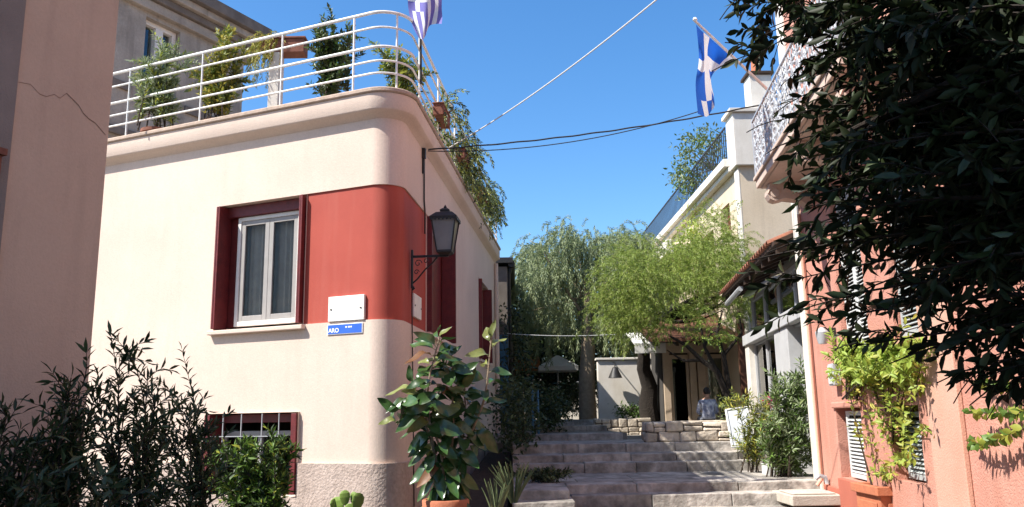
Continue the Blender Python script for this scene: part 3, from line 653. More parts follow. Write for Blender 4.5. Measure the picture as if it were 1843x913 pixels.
mb_ = thing('meter_box', 'small grey box fixed on the pink wall below the louvred window', 'utility box', pp(1.5, 2.0))
ppart('case', 'board', mb_, [(1.38, 1.60, .002, .10, 1.92, 2.18)], bevel=.01); ppart('door', 'shutter_white', mb_, [(1.40, 1.58, .10, .108, 1.94, 2.16)], bevel=.003)
wl = thing('wall_lamp', 'small grey lamp on the pink wall left of the louvred shutters', 'lamp', pp(1.5, 2.5))
w = MB(); w.box(pp(1.5, 2.56, .04), (.03, .04, .05), PX); w.tube([pp(1.5, 2.58, .08), pp(1.5, 2.62, .12), pp(1.5, 2.60, .16)], .01, 6); w.build('arm', 'iron', wl)
w = MB(); w.lathe(pp(1.5, 2.42, .16), [(.05, 0), (.075, .10), (.08, .14), (.03, .19), (.012, .2)], 12); w.build('shade', 'board', wl, smooth=True)
# balcony
BZ, BO, B0, B1 = 4.62, .62, .55, 4.7
bal = pink
w = MB(); pbox(w, B0, B1, 0, BO, BZ + .02, BZ + .13); pbox(w, B0 - .03, B1, 0, BO + .03, BZ + .131, BZ + .18); pbox(w, B0 + .05, B1 - .05, .002, BO - .05, BZ, BZ + .019)
slab = w.build('balcony_slab', 'balcony_stone', bal, bevel=.012)
def corbel(s):
    pts = [(0, -.36), (.05, -.34), (.10, -.28), (.16, -.25), (.25, -.235), (.33, -.22), (.40, -.24), (.46, -.25), (.52, -.22), (.55, -.16), (.55, -.10), (.52, -.06), (.52, -.002), (0, -.002)]
    w = MB(); w.prism([pp(s - .10, BZ + z, o + .001) for o, z in pts], DP * .20); 
    for c, r in (((.46, -.15), .085), ((.14, -.17), .06)):
        for sd in (-.112, .105): w.tube([pp(s + sd, BZ + c[1] + r * (1 - .055 * k) * sin(k * .5), c[0] + r * (1 - .055 * k) * cos(k * .5)) for k in range(16)], .012, 5)
    w.tube([pp(s - .115, BZ - .15, .46), pp(s + .115, BZ - .15, .46)], .055, 12)
    return w.build('corbel', 'balcony_stone', bal, bevel=.006)
for s in (.82, 2.55, 4.3): corbel(s)
rl = ppart('balcony_railing', 'balcony_iron', bal, [(B0, B1, BO - .025, BO + .005, BZ + .97, BZ + .995), (B0, B1, BO - .02, BO, BZ + .22, BZ + .235), (B0, B0 + .02, .002, BO - .03, BZ + .97, BZ + .995), (B0, B0 + .016, .002, BO - .03, BZ + .22, BZ + .235), (B0 - .002, B0 + .022, BO - .027, BO + .007, BZ + .18, BZ + 1.0)], bevel=.002)
def scroll_mesh(axis):
    w = MB(); P = lambda x, z: V(0, 0, z) + axis * x
    for sx in (-1, 1):
        w.tube([P(sx * .118, .0), P(sx * .118, .75)], .007, 5)
        for cz, r, t0 in ((.60, .055, 0), (.42, .05, 2), (.26, .055, 1), (.11, .045, 3)):
            w.tube([P(sx * (.055 + r * (1 - .06 * k) * cos(k * .55 + t0)), cz + r * (1 - .06 * k) * sin(k * .55 + t0)) for k in range(13)], .009, 4)
        w.tube([P(sx * .01, .02), P(sx * .09, .18), P(sx * .02, .35), P(sx * .09, .52), P(0, .72)], .008, 4)
    for z in (.2, .36, .52, .68): w.lathe(P(0, z), [(.004, -.03), (.022, 0), (.004, .03)], 6)
    return w
first = scroll_mesh(DP).build('scroll_panel', 'balcony_iron', rl, fix=False); me_f = first.data
first.matrix_basis = Matrix.Translation(Vector(pp(B0 + .14, BZ + .22, BO - .01)))
for k in range(1, 17):
    o = bpy.data.objects.new('scroll_panel', me_f); COL.objects.link(o); adopt(o, rl); o.matrix_basis = Matrix.Translation(Vector(pp(B0 + .14 + k * .243, BZ + .22, BO - .01)))
me_s = scroll_mesh(NP).build('scroll_panel', 'balcony_iron', rl, fix=False); me_s.matrix_basis = Matrix.Translation(Vector(pp(B0 + .01, BZ + .22, BO - .16)))
o = bpy.data.objects.new('scroll_panel', me_s.data); COL.objects.link(o); adopt(o, rl); o.matrix_basis = Matrix.Translation(Vector(pp(B0 + .01, BZ + .22, BO - .41)))
louvre(pink, 2.1, 2.75, BZ + .2, BZ + 2.5, .035, 'shutter_grey', name='balcony_shutter'); louvre(pink, 2.78, 3.43, BZ + .2, BZ + 2.5, .035, 'shutter_grey', name='balcony_shutter')

# ------------------------------------------------------------------ flags
def greek(uu, vv, blue='b'):
    if uu < .37 and vv > 4 / 9:
        a = (vv - 4 / 9) / (5 / 9); b = uu / .37
        return 1 if (.4 < a < .6 or .4 < b < .6) else 0
    return 0 if int((1 - vv) * 9 + 1e-6) % 2 == 0 else 1
def flag(parent, fn, nu, nv, mats):
    w = MB(); vs = [fn(i / nu, j / nv) for i in range(nu + 1) for j in range(nv + 1)]; k = nv + 1; w.v = [tuple(map(float, p)) for p in vs]
    for i in range(nu):
        for j in range(nv):
            w.f.append((i * k + j, (i + 1) * k + j, (i + 1) * k + j + 1, i * k + j + 1)); w.m.append(greek((i + .5) / nu, (j + .5) / nv))
    return w.build('cloth', mats, parent, smooth=True, fix=False)
fl = thing('flag', 'blue and white flag on a white pole slanting from the pink balcony', 'flag', pp(1.3, BZ + .9, BO))
tip = at(1251, 38, 9.5); base = pp(.75, BZ + .75, BO - .05)
base = at(1388, 168, 10.6)
w = MB(); w.tube([base, tip], [.020, .015], 8); w.lathe(tip, [(.012, -.01), (.03, .015), (.02, .04), (.004, .05)], 10); w.build('pole', 'rail_white', fl, smooth=True)
pd = norm(base - tip)
ctl = [[(1253, 45), (1258, 105), (1252, 150), (1256, 205)], [(1262, 55), (1266, 110), (1262, 158), (1272, 210)], [(1275, 66), (1272, 100), (1280, 160), (1280, 200)], [(1293, 82), (1284, 110), (1276, 158), (1286, 190)], [(1322, 108), (1300, 120), (1280, 138), (1284, 170)]]
def cat(P, t):
    n = len(P) - 1; x = min(max(t * n, 0), n - 1e-6); i = int(x); f = x - i; g = lambda k: P[min(max(k, 0), n)]
    p0, p1, p2, p3 = g(i - 1), g(i), g(i + 1), g(i + 2)
    return .5 * (2 * p1 + (p2 - p0) * f + (2 * p0 - 5 * p1 + 4 * p2 - p3) * f * f + (3 * p1 - p0 - 3 * p2 + p3) * f ** 3)
cp = [[at(x, y, 9.5 + .16 * i + .10 * sin(i * 2.1 + j * 1.7) * min(j, 1)) for j, (x, y) in enumerate(r)] for i, r in enumerate(ctl)]
def f1(u, v):       # u along hoist (pole), v down the cloth
    return cat([cat(r, v) for r in cp], u)
w = MB(); NU, NVv = 32, 36; k = NVv + 1; w.v = [tuple(map(float, f1(i / NU, j / NVv))) for i in range(NU + 1) for j in range(NVv + 1)]
for i in range(NU):
    for j in range(NVv):
        w.f.append((i * k + j, (i + 1) * k + j, (i + 1) * k + j + 1, i * k + j + 1)); w.m.append(greek((j + .5) / NVv * .46, 1 - (i + .5) / NU * .62))
w.build('cloth', ['flag_blue', 'flag_white'], fl, smooth=True, fix=False)
fl2 = thing('flag', 'faded lilac and white flag hanging at the corner of the terrace railing', 'flag', hp(.45, 5.9, .12))
b2 = hp(.55, 6.0, .14); t2 = b2 + V(.0, -.15, 1.35); w = MB(); w.tube([b2 + V(0, 0, -.2), t2], .016, 8); w.build('pole', 'iron', fl2, smooth=True)
b3 = at(742, -20, 9.75); 
c2 = [[(733, -22), (735, 15), (742, 45), (752, 66)], [(748, -22), (750, 18), (756, 50), (760, 71)], [(764, -22), (766, 18), (768, 42), (765, 66)], [(780, -22), (781, 12), (778, 30), (774, 46)], [(796, -22), (795, 12), (796, 30), (795, 43)]]
cp2 = [[at(x, y, 9.75 + .07 * sin(i * 1.9 + j * .8)) for j, (x, y) in enumerate(r)] for i, r in enumerate(c2)]
w = MB(); w.v = [tuple(map(float, cat([cat(r, j / NVv) for r in cp2], i / NU))) for i in range(NU + 1) for j in range(NVv + 1)]
for i in range(NU):
    for j in range(NVv):
        w.f.append((i * k + j, (i + 1) * k + j, (i + 1) * k + j + 1, i * k + j + 1)); w.m.append(greek((j + .5) / NVv, 1 - (i + .5) / NU))
w.build('cloth', ['flag_blue_faded', 'flag_white'], fl2, smooth=True, fix=False)

# ------------------------------------------------------------------ grey shop with tiled eaves
shop = thing('grey_shop', 'grey shopfront with pillar, glass and tiled eaves next to the pink building', 'shop', pp(-2.5, .8))
SZ = .7
w = MB(); pbox(w, -5.3, -.11, -4.5, -1.2, SZ - .3, 4.0); w.build('wall', 'dark_room', shop)
ppart('beam', 'shop_white', shop, [(-5.15, -.12, -.12, .02, 2.93, 3.13)], bevel=.01); ppart('beam_soffit', 'grey_metal', shop, [(-5.15, -.12, -.35, -.13, 2.90, 3.05)], bevel=.01)
ppart('pillar', 'shop_white', shop, [(-2.25, -1.25, -.30, -.02, SZ, 2.925)], bevel=.01)
ppart('pillar', 'white_plaster', shop, [(-5.15, -4.75, -.30, -.02, SZ, 2.925)], bevel=.01)
ppart('door', 'grey_metal', shop, [(-1.24, -.13, -.36, -.31, SZ, 2.89)], bevel=.006)
ppart('intercom', 'iron', shop, [(-.95, -.83, -.308, -.27, 1.95, 2.15)])
fr = ppart('window_frame', 'shop_white', shop, [(-4.74, -4.68, -.2, -.12, SZ, 2.92), (-2.32, -2.26, -.2, -.12, SZ, 2.92), (-4.68, -2.32, -.2, -.12, SZ + .3, SZ + .36), (-3.55, -3.49, -.2, -.12, SZ + .36, 2.92)])
for a, b in ((-4.68, -3.55), (-3.49, -2.32)): ppart('pane', 'glass_green', fr, [(a, b, -.165, -.155, SZ + .36, 2.92)], bevel=0)
ppart('window_apron', 'grey_metal', shop, [(-4.68, -2.32, -.22, -.14, SZ, SZ + .298)], bevel=.004)
# upper glass band between beam and eaves
ub_ = ppart('clerestory_frame', 'grey_metal', shop, [(-5.15, -.12, -.28, -.2, 3.13, 3.19), (-5.15, -.12, -.28, -.2, 3.80, 3.88)] + [(s, s + .06, -.28, -.2, 3.19, 3.80) for s in (-5.15, -3.9, -2.65, -1.4, -.18)])
for s in (-5.09, -3.84, -2.59, -1.34): ppart('pane', 'glass_green', ub_, [(s, s + 1.19, -.245, -.238, 3.19, 3.80)], bevel=0)
rf = MB(); rf.prism([pp(-5.6, 3.98, .30), pp(-5.6, 4.04, .30), pp(-5.6, 5.2, -2.6), pp(-5.6, 5.1, -2.6)], DP * 5.48); rfo = rf.build('roof', 'dark_wood', shop)
tm = MB(); rr = .085
vs = []
for e, (o, z) in enumerate(((.36, 4.03), (-.14, 4.23))):
    for k in range(7): vs.append(DP * (rr * cos(pi * k / 6)) + NP * o + V(0, 0, z + rr * .75 * sin(pi * k / 6)))
    for k in range(6, -1, -1): vs.append(DP * ((rr - .016) * cos(pi * k / 6)) + NP * o + V(0, 0, z + (rr - .016) * .75 * sin(pi * k / 6)))
tm.add(vs, [(j, (j + 1) % 14, 14 + (j + 1) % 14, 14 + j) for j in range(14)] + [(j, j + 1, 12 - j, 13 - j) for j in range(6)] + [(14 + j + 1, 14 + j, 27 - j, 26 - j) for j in range(6)])
t0 = tm.build('roof_tile', 'tile', rfo, smooth=True); tme = t0.data; bpy.data.objects.remove(t0)
for row in range(5):
    for k in range(27):
        o = bpy.data.objects.new('roof_tile', tme); COL.objects.link(o); adopt(o, rfo)
        o.matrix_basis = Matrix.Translation(Vector(pp(-5.45 + k * .195, row * .175, -row * .44)))
for k in range(10): 
    s = -5.4 + k * .57; w = MB(); w.prism([pp(s, 3.86, .26), pp(s, 3.97, .26), pp(s, 4.20, -.32), pp(s, 4.09, -.32)], DP * .08); w.build('rafter', 'dark_wood', shop)
w = MB(); w.tube([pp(-5.5, 3.84, .22), pp(-3.6, 3.87, .24)], .05, 8); w.tube([pp(-3.5, 3.84, .1), pp(-1.2, 3.7, .02)], .02, 6); w.build('gutter', 'grey_metal', shop, smooth=True)
# floor of the shop zone
w = MB(); w.box((6.0, 15.0, .34), (1.3, 3.6, .34)); struct(w.build('terrace_ground', 'paving'))

# ================================================================== CREAM BUILDING BEHIND
P1 = at(1331, 300, 19); P1[2] = 0; ac = radians(-1); DC = V(sin(ac), cos(ac), 0); NC = V(-cos(ac), sin(ac), 0); KX = [DC, NC, V(0, 0, 1)]
def cpx(px, py, off=0):
    v = on_plane(px, py, P1, (DC[0], DC[1]), off); return float((v - P1) @ DC), v[2]
crb = thing('cream_building', 'tall cream building with chimney and roof terrace behind the trees', 'building', P1)
def cbox(mb, s0, s1, o0, o1, z0, z1, mi=0): return mb.box(P1 + DC * (s0 + s1) / 2 + NC * (o0 + o1) / 2 + V(0, 0, (z0 + z1) / 2), ((s1 - s0) / 2, (o1 - o0) / 2, (z1 - z0) / 2), KX, mi)
def cpart(name, m, boxes, parent=crb, bevel=.015):
    w = MB()
    for b in boxes: cbox(w, *b)
    return w.build(name, m, parent, bevel=bevel)
CZ = 7.55
cpart('wall', 'cream_old', [(0, 1.05, -7, 0, -.1, CZ), (1.05, 1.85, -7, 0, -.1, 6.05), (1.05, 1.85, -7, 0, 6.75, CZ), (1.05, 1.85, -7, -.25, 6.05, 6.75), (1.85, 2.7, -7, 0, -.1, CZ), (2.7, 5.2, -7, -.9, -.1, 6.45), (2.7, 5.2, -7, 0, 6.45, CZ), (5.2, 13, -7, 0, -.1, CZ)], bevel=0)
cpart('window', 'maroon', [(1.08, 1.82, -.2, -.15, 6.08, 6.72)]); cpart('window_sill', 'cream_old', [(1.0, 1.9, 0.002, .08, 5.98, 6.045)])
cpart('cornice', 'white_plaster', [(.35, 13.2, .002, .16, CZ - .22, CZ - .10), (.35, 13.2, -.1, .28, CZ - .10, CZ + .10)])
cpart('balcony_band', 'white_plaster', [(5.3, 13.0, .002, .75, 6.30, 6.55), (5.3, 13.0, .55, .72, 6.551, 6.75)]); cpart('pilaster', 'white_plaster', [(.0, .32, .002, .05, -.1, CZ - .25)]); cpart('pillar', 'white_plaster', [(11.8, 12.2, .002, .7, 3.0, 6.29)])
cpart('parapet', 'white_plaster', [(-.12, .5, -1.6, .12, CZ - .2, CZ + 1.1)]); cpart('parapet_cap', 'white_plaster', [(-.18, .56, -1.7, .2, CZ + 1.101, CZ + 1.2)])
chm = at(1364, 170, 19.6); w = MB(); ch = chm - P1
co_, so_ = float(ch @ NC), float(ch @ DC)
cpart('chimney', 'white_plaster', [(so_ - .25, so_ + .25, co_ - .28, co_ + .26, CZ + .4, CZ + 2.25)])
cpart('chimney_cap', 'dark_wood', [(so_ - .31, so_ + .31, co_ - .34, co_ + .32, CZ + 2.251, CZ + 2.33)])
pt_ = P1 + DC * so_ + NC * co_; w = MB(); w.lathe(pt_, [(.13, CZ + 2.33), (.11, CZ + 2.75)], 12); w.build('chimney_pot', 'terracotta', crb, smooth=True)
w = MB(); w.lathe(pt_, [(.19, CZ + 2.75), (.19, CZ + 2.82), (.09, CZ + 2.9)], 10); w.build('chimney_cowl', 'iron', crb)
rlc = cpart('roof_railing', 'screen_mesh', [(.6, 12.6, .10, .13, CZ + .95, CZ + .99), (.6, 12.6, .10, .13, CZ + .2, CZ + .23)], bevel=0)
for k in range(70):
    cpart('bar', 'screen_mesh', [(.6 + k * .171, .6 + k * .171 + .018, .105, .125, CZ + .231, CZ + .949)], rlc, bevel=0)
cpart('roof_post', 'white_plaster', [(12.5, 13.1, -.3, .2, CZ + .1, CZ + .75)])

# ================================================================== LOW SHOP, WHITE WALL, PLANTERS
low = thing('low_shop', 'low brown framed shop with glass doors behind the stone wall', 'shop', (4.6, 21.2, 1.14))
def lbox(mb, x0, x1, y0, y1, z0, z1): mb.box(((x0 + x1) / 2, (y0 + y1) / 2, (z0 + z1) / 2), ((x1 - x0) / 2, (y1 - y0) / 2, (z1 - z0) / 2))
def lpart(name, m, boxes, parent, bevel=.006):
    w = MB()
    for b in boxes: lbox(w, *b)
    return w.build(name, m, parent, bevel=bevel)
mat('blind_cloth', (.55, .56, .48), (.48, .5, .43), scale=4, rough=.9); mat('tan_frame', (.52, .41, .30), (.45, .35, .25), scale=5, rough=.7, fine=.05); mat('dark_interior', (.06, .055, .05), (.04, .037, .034), rough=1)
lpart('wall', 'dark_interior', [(3.75, 6.0, 22.6, 22.8, 1.1, 3.6), (3.72, 3.75, 21.2, 22.8, 1.1, 3.6)], low, 0)
posts = [(3.74, 3.90), (4.05, 4.13), (4.44, 4.60), (4.62, 4.82), (5.28, 5.5)]
lpart('post', 'tan_frame', [(3.74, 3.90, 21.1, 21.3, 1.1, 3.15)], low); lpart('post', 'tan_frame', [(4.40, 4.56, 21.1, 21.3, 1.1, 3.15)], low); lpart('post', 'tan_frame', [(4.60, 4.80, 21.14, 21.3, 1.1, 3.15)], low); lpart('post', 'tan_frame', [(5.30, 5.5, 21.1, 21.3, 1.1, 3.15)], low)
lpart('lintel', 'tan_frame', [(3.74, 6.0, 21.08, 21.32, 3.152, 3.4)], low)
d1_ = lpart('door', 'tan_frame', [(3.91, 3.98, 21.18, 21.22, 1.12, 3.1), (4.32, 4.39, 21.18, 21.22, 1.12, 3.1), (3.98, 4.32, 21.18, 21.22, 1.12, 1.3), (3.98, 4.32, 21.18, 21.22, 3.0, 3.1)], low); lpart('pane', 'glass_green', [(3.98, 4.32, 21.198, 21.204, 1.3, 3.0)], d1_, 0)
d2_ = lpart('window', 'tan_frame', [(4.81, 4.87, 21.18, 21.22, 1.12, 3.1), (5.23, 5.29, 21.18, 21.22, 1.12, 3.1), (4.87, 5.23, 21.18, 21.22, 1.12, 1.25), (4.87, 5.23, 21.18, 21.22, 3.0, 3.1)], low); lpart('pane', 'glass_green', [(4.87, 5.23, 21.198, 21.204, 1.25, 3.0)], d2_, 0)
lpart('blind', 'blind_cloth', [(4.86, 5.24, 21.32, 21.33, 1.2, 3.05)], d2_, 0)
w = MB(); w.prism([V(3.2, 19.6, 3.30), V(3.2, 19.6, 3.38), V(3.2, 23, 4.3), V(3.2, 23, 4.2)], (2.8, 0, 0)); w.build('roof', 'rust_wood', low)
for k in range(6): w = MB(); w.prism([V(3.3 + k * .5, 19.65, 3.2), V(3.3 + k * .5, 19.65, 3.29), V(3.3 + k * .5, 21.1, 3.68), V(3.3 + k * .5, 21.1, 3.58)], (.08, 0, 0)); w.build('rafter', 'dark_wood', low)
lpart('roof_post', 'rust_wood', [(5.0, 5.14, 18.6, 18.74, 1.1, 3.6)], low)
aw = MB(); aw.prism([V(2.95, 20.4, 3.10), V(2.95, 20.4, 3.34), V(2.95, 21.9, 3.75), V(2.95, 21.9, 3.72), V(2.95, 20.43, 3.30), V(2.95, 20.43, 3.10)], (.75, 0, 0)); tag(aw.build('awning', 'awning'), 'short white cloth awning over the low shop corner', 'awning')
ww = thing('white_wall', 'white plastered garden wall with dappled shade behind the tree trunk', 'wall', (3.1, 23, 1.2)); lpart('plaster', 'white_plaster', [(2.28, 4.0, 23.0, 23.25, 1.1, 3.12)], ww, .02); lpart('coping', 'white_plaster', [(2.24, 4.02, 22.95, 23.3, 3.121, 3.18)], ww, .01)
bl = thing('bell_lamp', 'black bell shaped lamp hanging before the white wall', 'lamp', (2.72, 22.7, 2.8))
w = MB(); w.lathe((2.72, 22.7, 2.62), [(.19, 0), (.17, .05), (.10, .2), (.07, .27), (.02, .30)], 14); w.build('shade', 'iron', bl, smooth=True); w = MB(); w.tube([(2.72, 22.7, 2.9), (2.72, 22.72, 3.05), (2.72, 23.0, 3.06)], .014, 6); w.build('arm', 'iron', bl)
def stone_wall(label, x0, x1, y0, y1, z0, z1, courses, seed, cap=None):
    rg = random.Random(seed); root = thing('stone_wall', label, 'wall', ((x0 + x1) / 2, y0, z0)); lpart('core', 'mortar', [(x0 + .03, x1 - .03, y0 + .035, y1 - .03, z0, z1 - .03)], root, 0)
    h = (z1 - z0) / courses
    for c in range(courses):
        for face in range(2):
            a, b = (x0, x1) if face == 0 else (y0 + .1, y1); x = a
            while x < b - .02:
                wd = rg.uniform(.14, .34) if c % 2 else rg.uniform(.18, .40); x1_ = min(x + wd, b)
                if b - x1_ < .1: x1_ = b
                zz0 = z0 + c * h + .008 + rg.uniform(-.015, .015) * (c > 0); zz1 = z0 + (c + 1) * h - .008 + rg.uniform(-.012, .012) * (c < courses - 1); j = lambda q=.022: rg.uniform(-q, q)
                P = [(x + .007 + j(), 0 + j(), zz0 + j()), (x1_ - .007 + j(), 0 + j(), zz0 + j()), (x1_ - .007 + j(), .16, zz0), (x + .007, .16, zz0), (x + .007 + j(.02), j(), zz1 + j()), (x1_ - .007 + j(.02), j(), zz1 + j()), (x1_ - .007, .16, zz1), (x + .007, .16, zz1)]
                P = [(p[0], y0 + p[1], p[2]) for p in P] if face == 0 else [(x0 + p[1] - .002, p[0], p[2]) for p in P]
                if rg.random() < .38 and x1_ - x > .16:
                    zm = zz0 + (zz1 - zz0) * rg.uniform(.38, .62); A = list(P); B = list(P)
                    for q_ in range(4): A[q_ + 4] = (P[q_ + 4][0], P[q_ + 4][1] + j(.01), zm - .007 + j(.01)); B[q_] = (P[q_][0], P[q_][1] + j(.01), zm + .007 + j(.01))
                    for Q in (A, B): w = MB(); w.box8(Q); w.build('stone', 'rubble', root, bevel=.024)
                else:
                    w = MB(); w.box8(P); w.build('stone', 'rubble', root, bevel=.03)
                x = x1_
    x = x0
    while x < x1 - .02:
        x1_ = min(x + rg.uniform(.2, .4), x1); w = MB(); w.box(((x + x1_) / 2, (y0 + y1) / 2 + .07, z1 - .02 + rg.uniform(-.008, .008)), ((x1_ - x) / 2 - .006, (y1 - y0) / 2 - .09, .025)); w.build('cap_stone', 'rubble', root, bevel=.012); x = x1_
    return root
stone_wall('low rubble stone wall in front of the seated person', 2.25, 3.78, 14.8, 15.2, 1.15, 1.50, 2, 3)
stone_wall('low stone planter wall under the dark tree trunk', 2.02, 3.45, 21.5, 22.0, 1.10, 1.55, 2, 5)
w = MB(); w.box((2.8, 22.45, 1.3), (.68, .5, .25)); struct(w.build('planter_soil', 'soil'))
# leaning grey board
bd = thing('leaning_board', 'grey panel leaning beside the stone wall and oleander', 'panel', (3.75, 14.2, 1.0))
q0, q1, q2, q3 = at(1306, 738, 14.4), at(1344, 733, 14.4), at(1358, 800, 13.9), at(1318, 805, 13.9)
w = MB(); w.prism([q0, q1, q2, q3], (0, .04, .01)); w.build('sheet', 'board', bd, bevel=.004)
for a, b in ((q0, q3), (q1, q2), (q0, q1), (q3, q2)): w = MB(); w.tube([a + V(0, -.012, 0), b + V(0, -.012, 0)], .018, 5); w.build('edge_bar', 'shutter_white', bd)

# ================================================================== FAR LEFT SIDE OF THE LANE
dk = thing('dark_building', 'narrow dark building with gutter just past the cream house', 'building', (-.9, 20.5, 1))
lpart('wall', 'old_stone_dark', [(-4.6, -.12, 20.4, 31, .5, 5.3)], dk, .02); w = MB(); w.tube([(-.02, 20.3, 5.35), (-.02, 31, 5.35)], .09, 8); w.tube([(-.03, 20.5, 5.3), (-.09, 20.5, 5.1), (-.06, 20.5, .9)], .05, 8); w.build('gutter', 'iron', dk, smooth=True); lpart('eaves', 'iron', [(-4.6, .02, 20.25, 31, 5.36, 5.5)], dk)
lpart('shutter', 'blue_paint', [(-.115, -.07, 20.9, 22.0, 1.6, 3.7)], dk); lpart('shutter', 'blue_paint', [(-.35, -.13, 20.33, 20.39, 1.4, 3.6)], dk)
gt = thing('blue_gate', 'narrow blue painted iron gate on the left of the upper steps', 'gate', (.42, 17, 1.2))
for x in (.36, .47): w = MB(); w.tube([(x, 17, 1.05), (x, 17, 2.15)], .022, 8); w.build('gate_post', 'blue_paint', gt, smooth=True)
for z in (1.25, 1.55, 1.85, 2.1): w = MB(); w.tube([(.36, 17, z), (.47, 17, z)], .012, 6); w.build('gate_bar', 'blue_paint', gt)
um = thing('white_canopy', 'white pyramid parasol canopy over the cafe terrace up the lane', 'parasol', (1.4, 26.5, 1.5))
u0 = at(1003, 640, 26.5); zc = u0[2]; u0 = V(u0[0], 26.5, 0)
w = MB(); w.lathe(u0, [(.86, zc - .5), (.86, zc - .36), (.05, zc)], 4, rot=pi / 4); w.build('canopy', 'awning', um); w = MB(); w.tube([u0 + V(0, 0, 1.4), u0 + V(0, 0, zc)], .03, 8); w.build('pole', 'grey_metal', um)
a0, a1 = at(918, 668, 27), at(972, 652, 27); oa = thing('orange_awning', 'orange awning over the cafe on the left of the lane', 'awning', (a0[0], 27, 1.6)); w = MB(); w.prism([V(a0[0], 27, a0[2]), V(a1[0], 27, a0[2]), V(a1[0], 27, a1[2]), V(a0[0], 27, a1[2])], (0, .03, 0)); w.prism([V(a0[0], 27.04, a1[2]), V(a1[0], 27.04, a1[2]), V(a1[0], 28.2, a1[2] + .25), V(a0[0], 28.2, a1[2] + .25)], (0, 0, .02)); w.build('canvas', 'awning_orange', oa)
for x in (a0[0] + .04, a1[0] - .04): w = MB(); w.tube([(x, 27.08, 1.5), (x, 27.08, a1[2])], .03, 6); w.build('post', 'dark_wood', oa)
fb = thing('far_house', 'pale sunlit house glimpsed under the willow at the end of the lane', 'house', (1, 62, 1)); lpart('wall', 'cream_old', [(-8, 12, 62, 66, .5, 4.6)], fb, .02); lpart('window', 'dark_room', [(0, 1, 61.95, 61.99, 2.6, 4.0)], fb); lpart('window', 'dark_room', [(3, 4, 61.95, 61.99, 2.6, 4.0)], fb); lpart('roof', 'tile', [(-8.3, 12.3, 61.7, 66.3, 4.61, 4.9)], fb)

# ================================================================== TREES UP THE LANE
def in_ell(ells, px, py):
    return any(((px - a) / c) ** 2 + ((py - b) / d) ** 2 < 1 for a, b, c, d in ells)
def limb(mb, a, b, r0, r1, wob=.15, n=8):
    m = (np.asarray(a) + np.asarray(b)) / 2 + rv(wob); p = qcurve(np.asarray(a, float), m, np.asarray(b, float), n); mb.tube(p, list(np.linspace(r0, r1, n)), 7); return p
def drape(starts, length, step, out, droop=1.0, outward=None, spread=.5):
    for s in starts:
        o = norm((s - outward) * V(1, 1, .3)) if outward is not None else norm(rv() * V(1, 1, .2)); o = norm(o + rv(spread))
        L = length * (.5 + .9 * NR.random()); n = max(4, int(L / step)); p = s.copy(); d = norm(o * .8 + V(0, 0, .35)); ph = NR.random() * 6
        for k in range(n):
            p = p + d * step; d = norm(d + V(0, 0, -.22 * droop) + rv(.04))
            for w_ in (0, 1):
                sd = norm(np.cross(d, V(cos(ph + w_ * pi), sin(ph + w_ * pi), .3)))
                out.append((p.copy(), norm(d * .9 + sd * .55 + V(0, 0, -.15)), rv() + V(0, 0, .7) - FW * .3))
            ph += 1.3
willow = thing('willow_tree', 'grey green weeping tree in the middle of the lane', 'tree', (2.06, 24, 1.5))
tr = MB(); tp = [V(2.06, 24, 1.3), V(2.06, 24, 2.6), V(2.15, 24.2, 3.6), V(2.2, 24.6, 5.2)]; tr.tube(tp, [.26, .23, .2, .12], 12)
E1 = [(1035, 515, 108, 85), (1120, 560, 60, 80), (1025, 448, 32, 30), (962, 565, 48, 75), (1112, 482, 56, 52), (940, 530, 28, 45)]
cl = []
sub = []
while len(sub) < 165:
    px, py = NR.uniform(905, 1190), NR.uniform(415, 640)
    if in_ell(E1, px, py + 4): sub.append(at(px, py - 4, NR.uniform(23.5, 28.5)))
for c in sub:
    for _ in range(int(NR.integers(10, 26))): cl.append(c + rv(1) * V(.24, .3, .16))
NR.shuffle(cl)
for c in cl[:26]: limb(tr, V(2.2, 24.6, 4.2 + NR.random()), c, .06, .012, .2)
tr.build('trunk', 'bark_pale', willow, smooth=True, fix=False)
fr = []; ctr = V(2.3, 26, 4.5); drape(np.array(cl), .8, .045, fr, 1.1, ctr, .5)
s = 1 + NR.uniform(-.3, .3, len(fr)); stuff(leaf_object('crown', [f[0] for f in fr], [f[1] for f in fr], [f[2] for f in fr], .13 * s, .027 * s, ['lf_willow', 'lf_olive_r'], willow, T_S, [.8, .2]))

fea = thing('feathery_tree', 'bright green feathery tree rooted behind the stone planter wall', 'tree', (3.45, 22, 1.5))
tr = MB(); tr.tube([V(3.50, 21.95, 1.3), V(3.44, 21.9, 1.9), V(3.50, 21.9, 2.35), V(3.34, 21.7, 2.8), V(3.36, 21.5, 3.4), V(3.7, 21, 4.2)], [.27, .24, .21, .18, .15, .09], 9)
jb = V(4.85, 18.7, 3.55)
E2 = [(1310, 530, 35, 40), (1195, 525, 110, 55), (1278, 450, 40, 55), (1128, 575, 52, 42), (1290, 510, 45, 50), (1150, 485, 42, 36), (1240, 480, 45, 50), (1095, 545, 28, 36)]
cl = []
sub = []
while len(sub) < 105:
    px, py = NR.uniform(1070, 1345), NR.uniform(395, 645)
    if in_ell(E2, px, py): sub.append(at(px, py, NR.uniform(17.4, 20.6)))
for c in sub:
    for _ in range(int(NR.integers(12, 38))): cl.append(c + rv(1) * V(.22, .25, .13))
for c in cl[:22]: limb(tr, V(3.7, 21, 4.0), c, .05, .01, .2)
tr.build('trunk', 'bark_dark', fea, smooth=True, fix=False)
fr = []; drape(np.array(cl), .45, .034, fr, .5, V(3.7, 19.6, 4.0), .8)
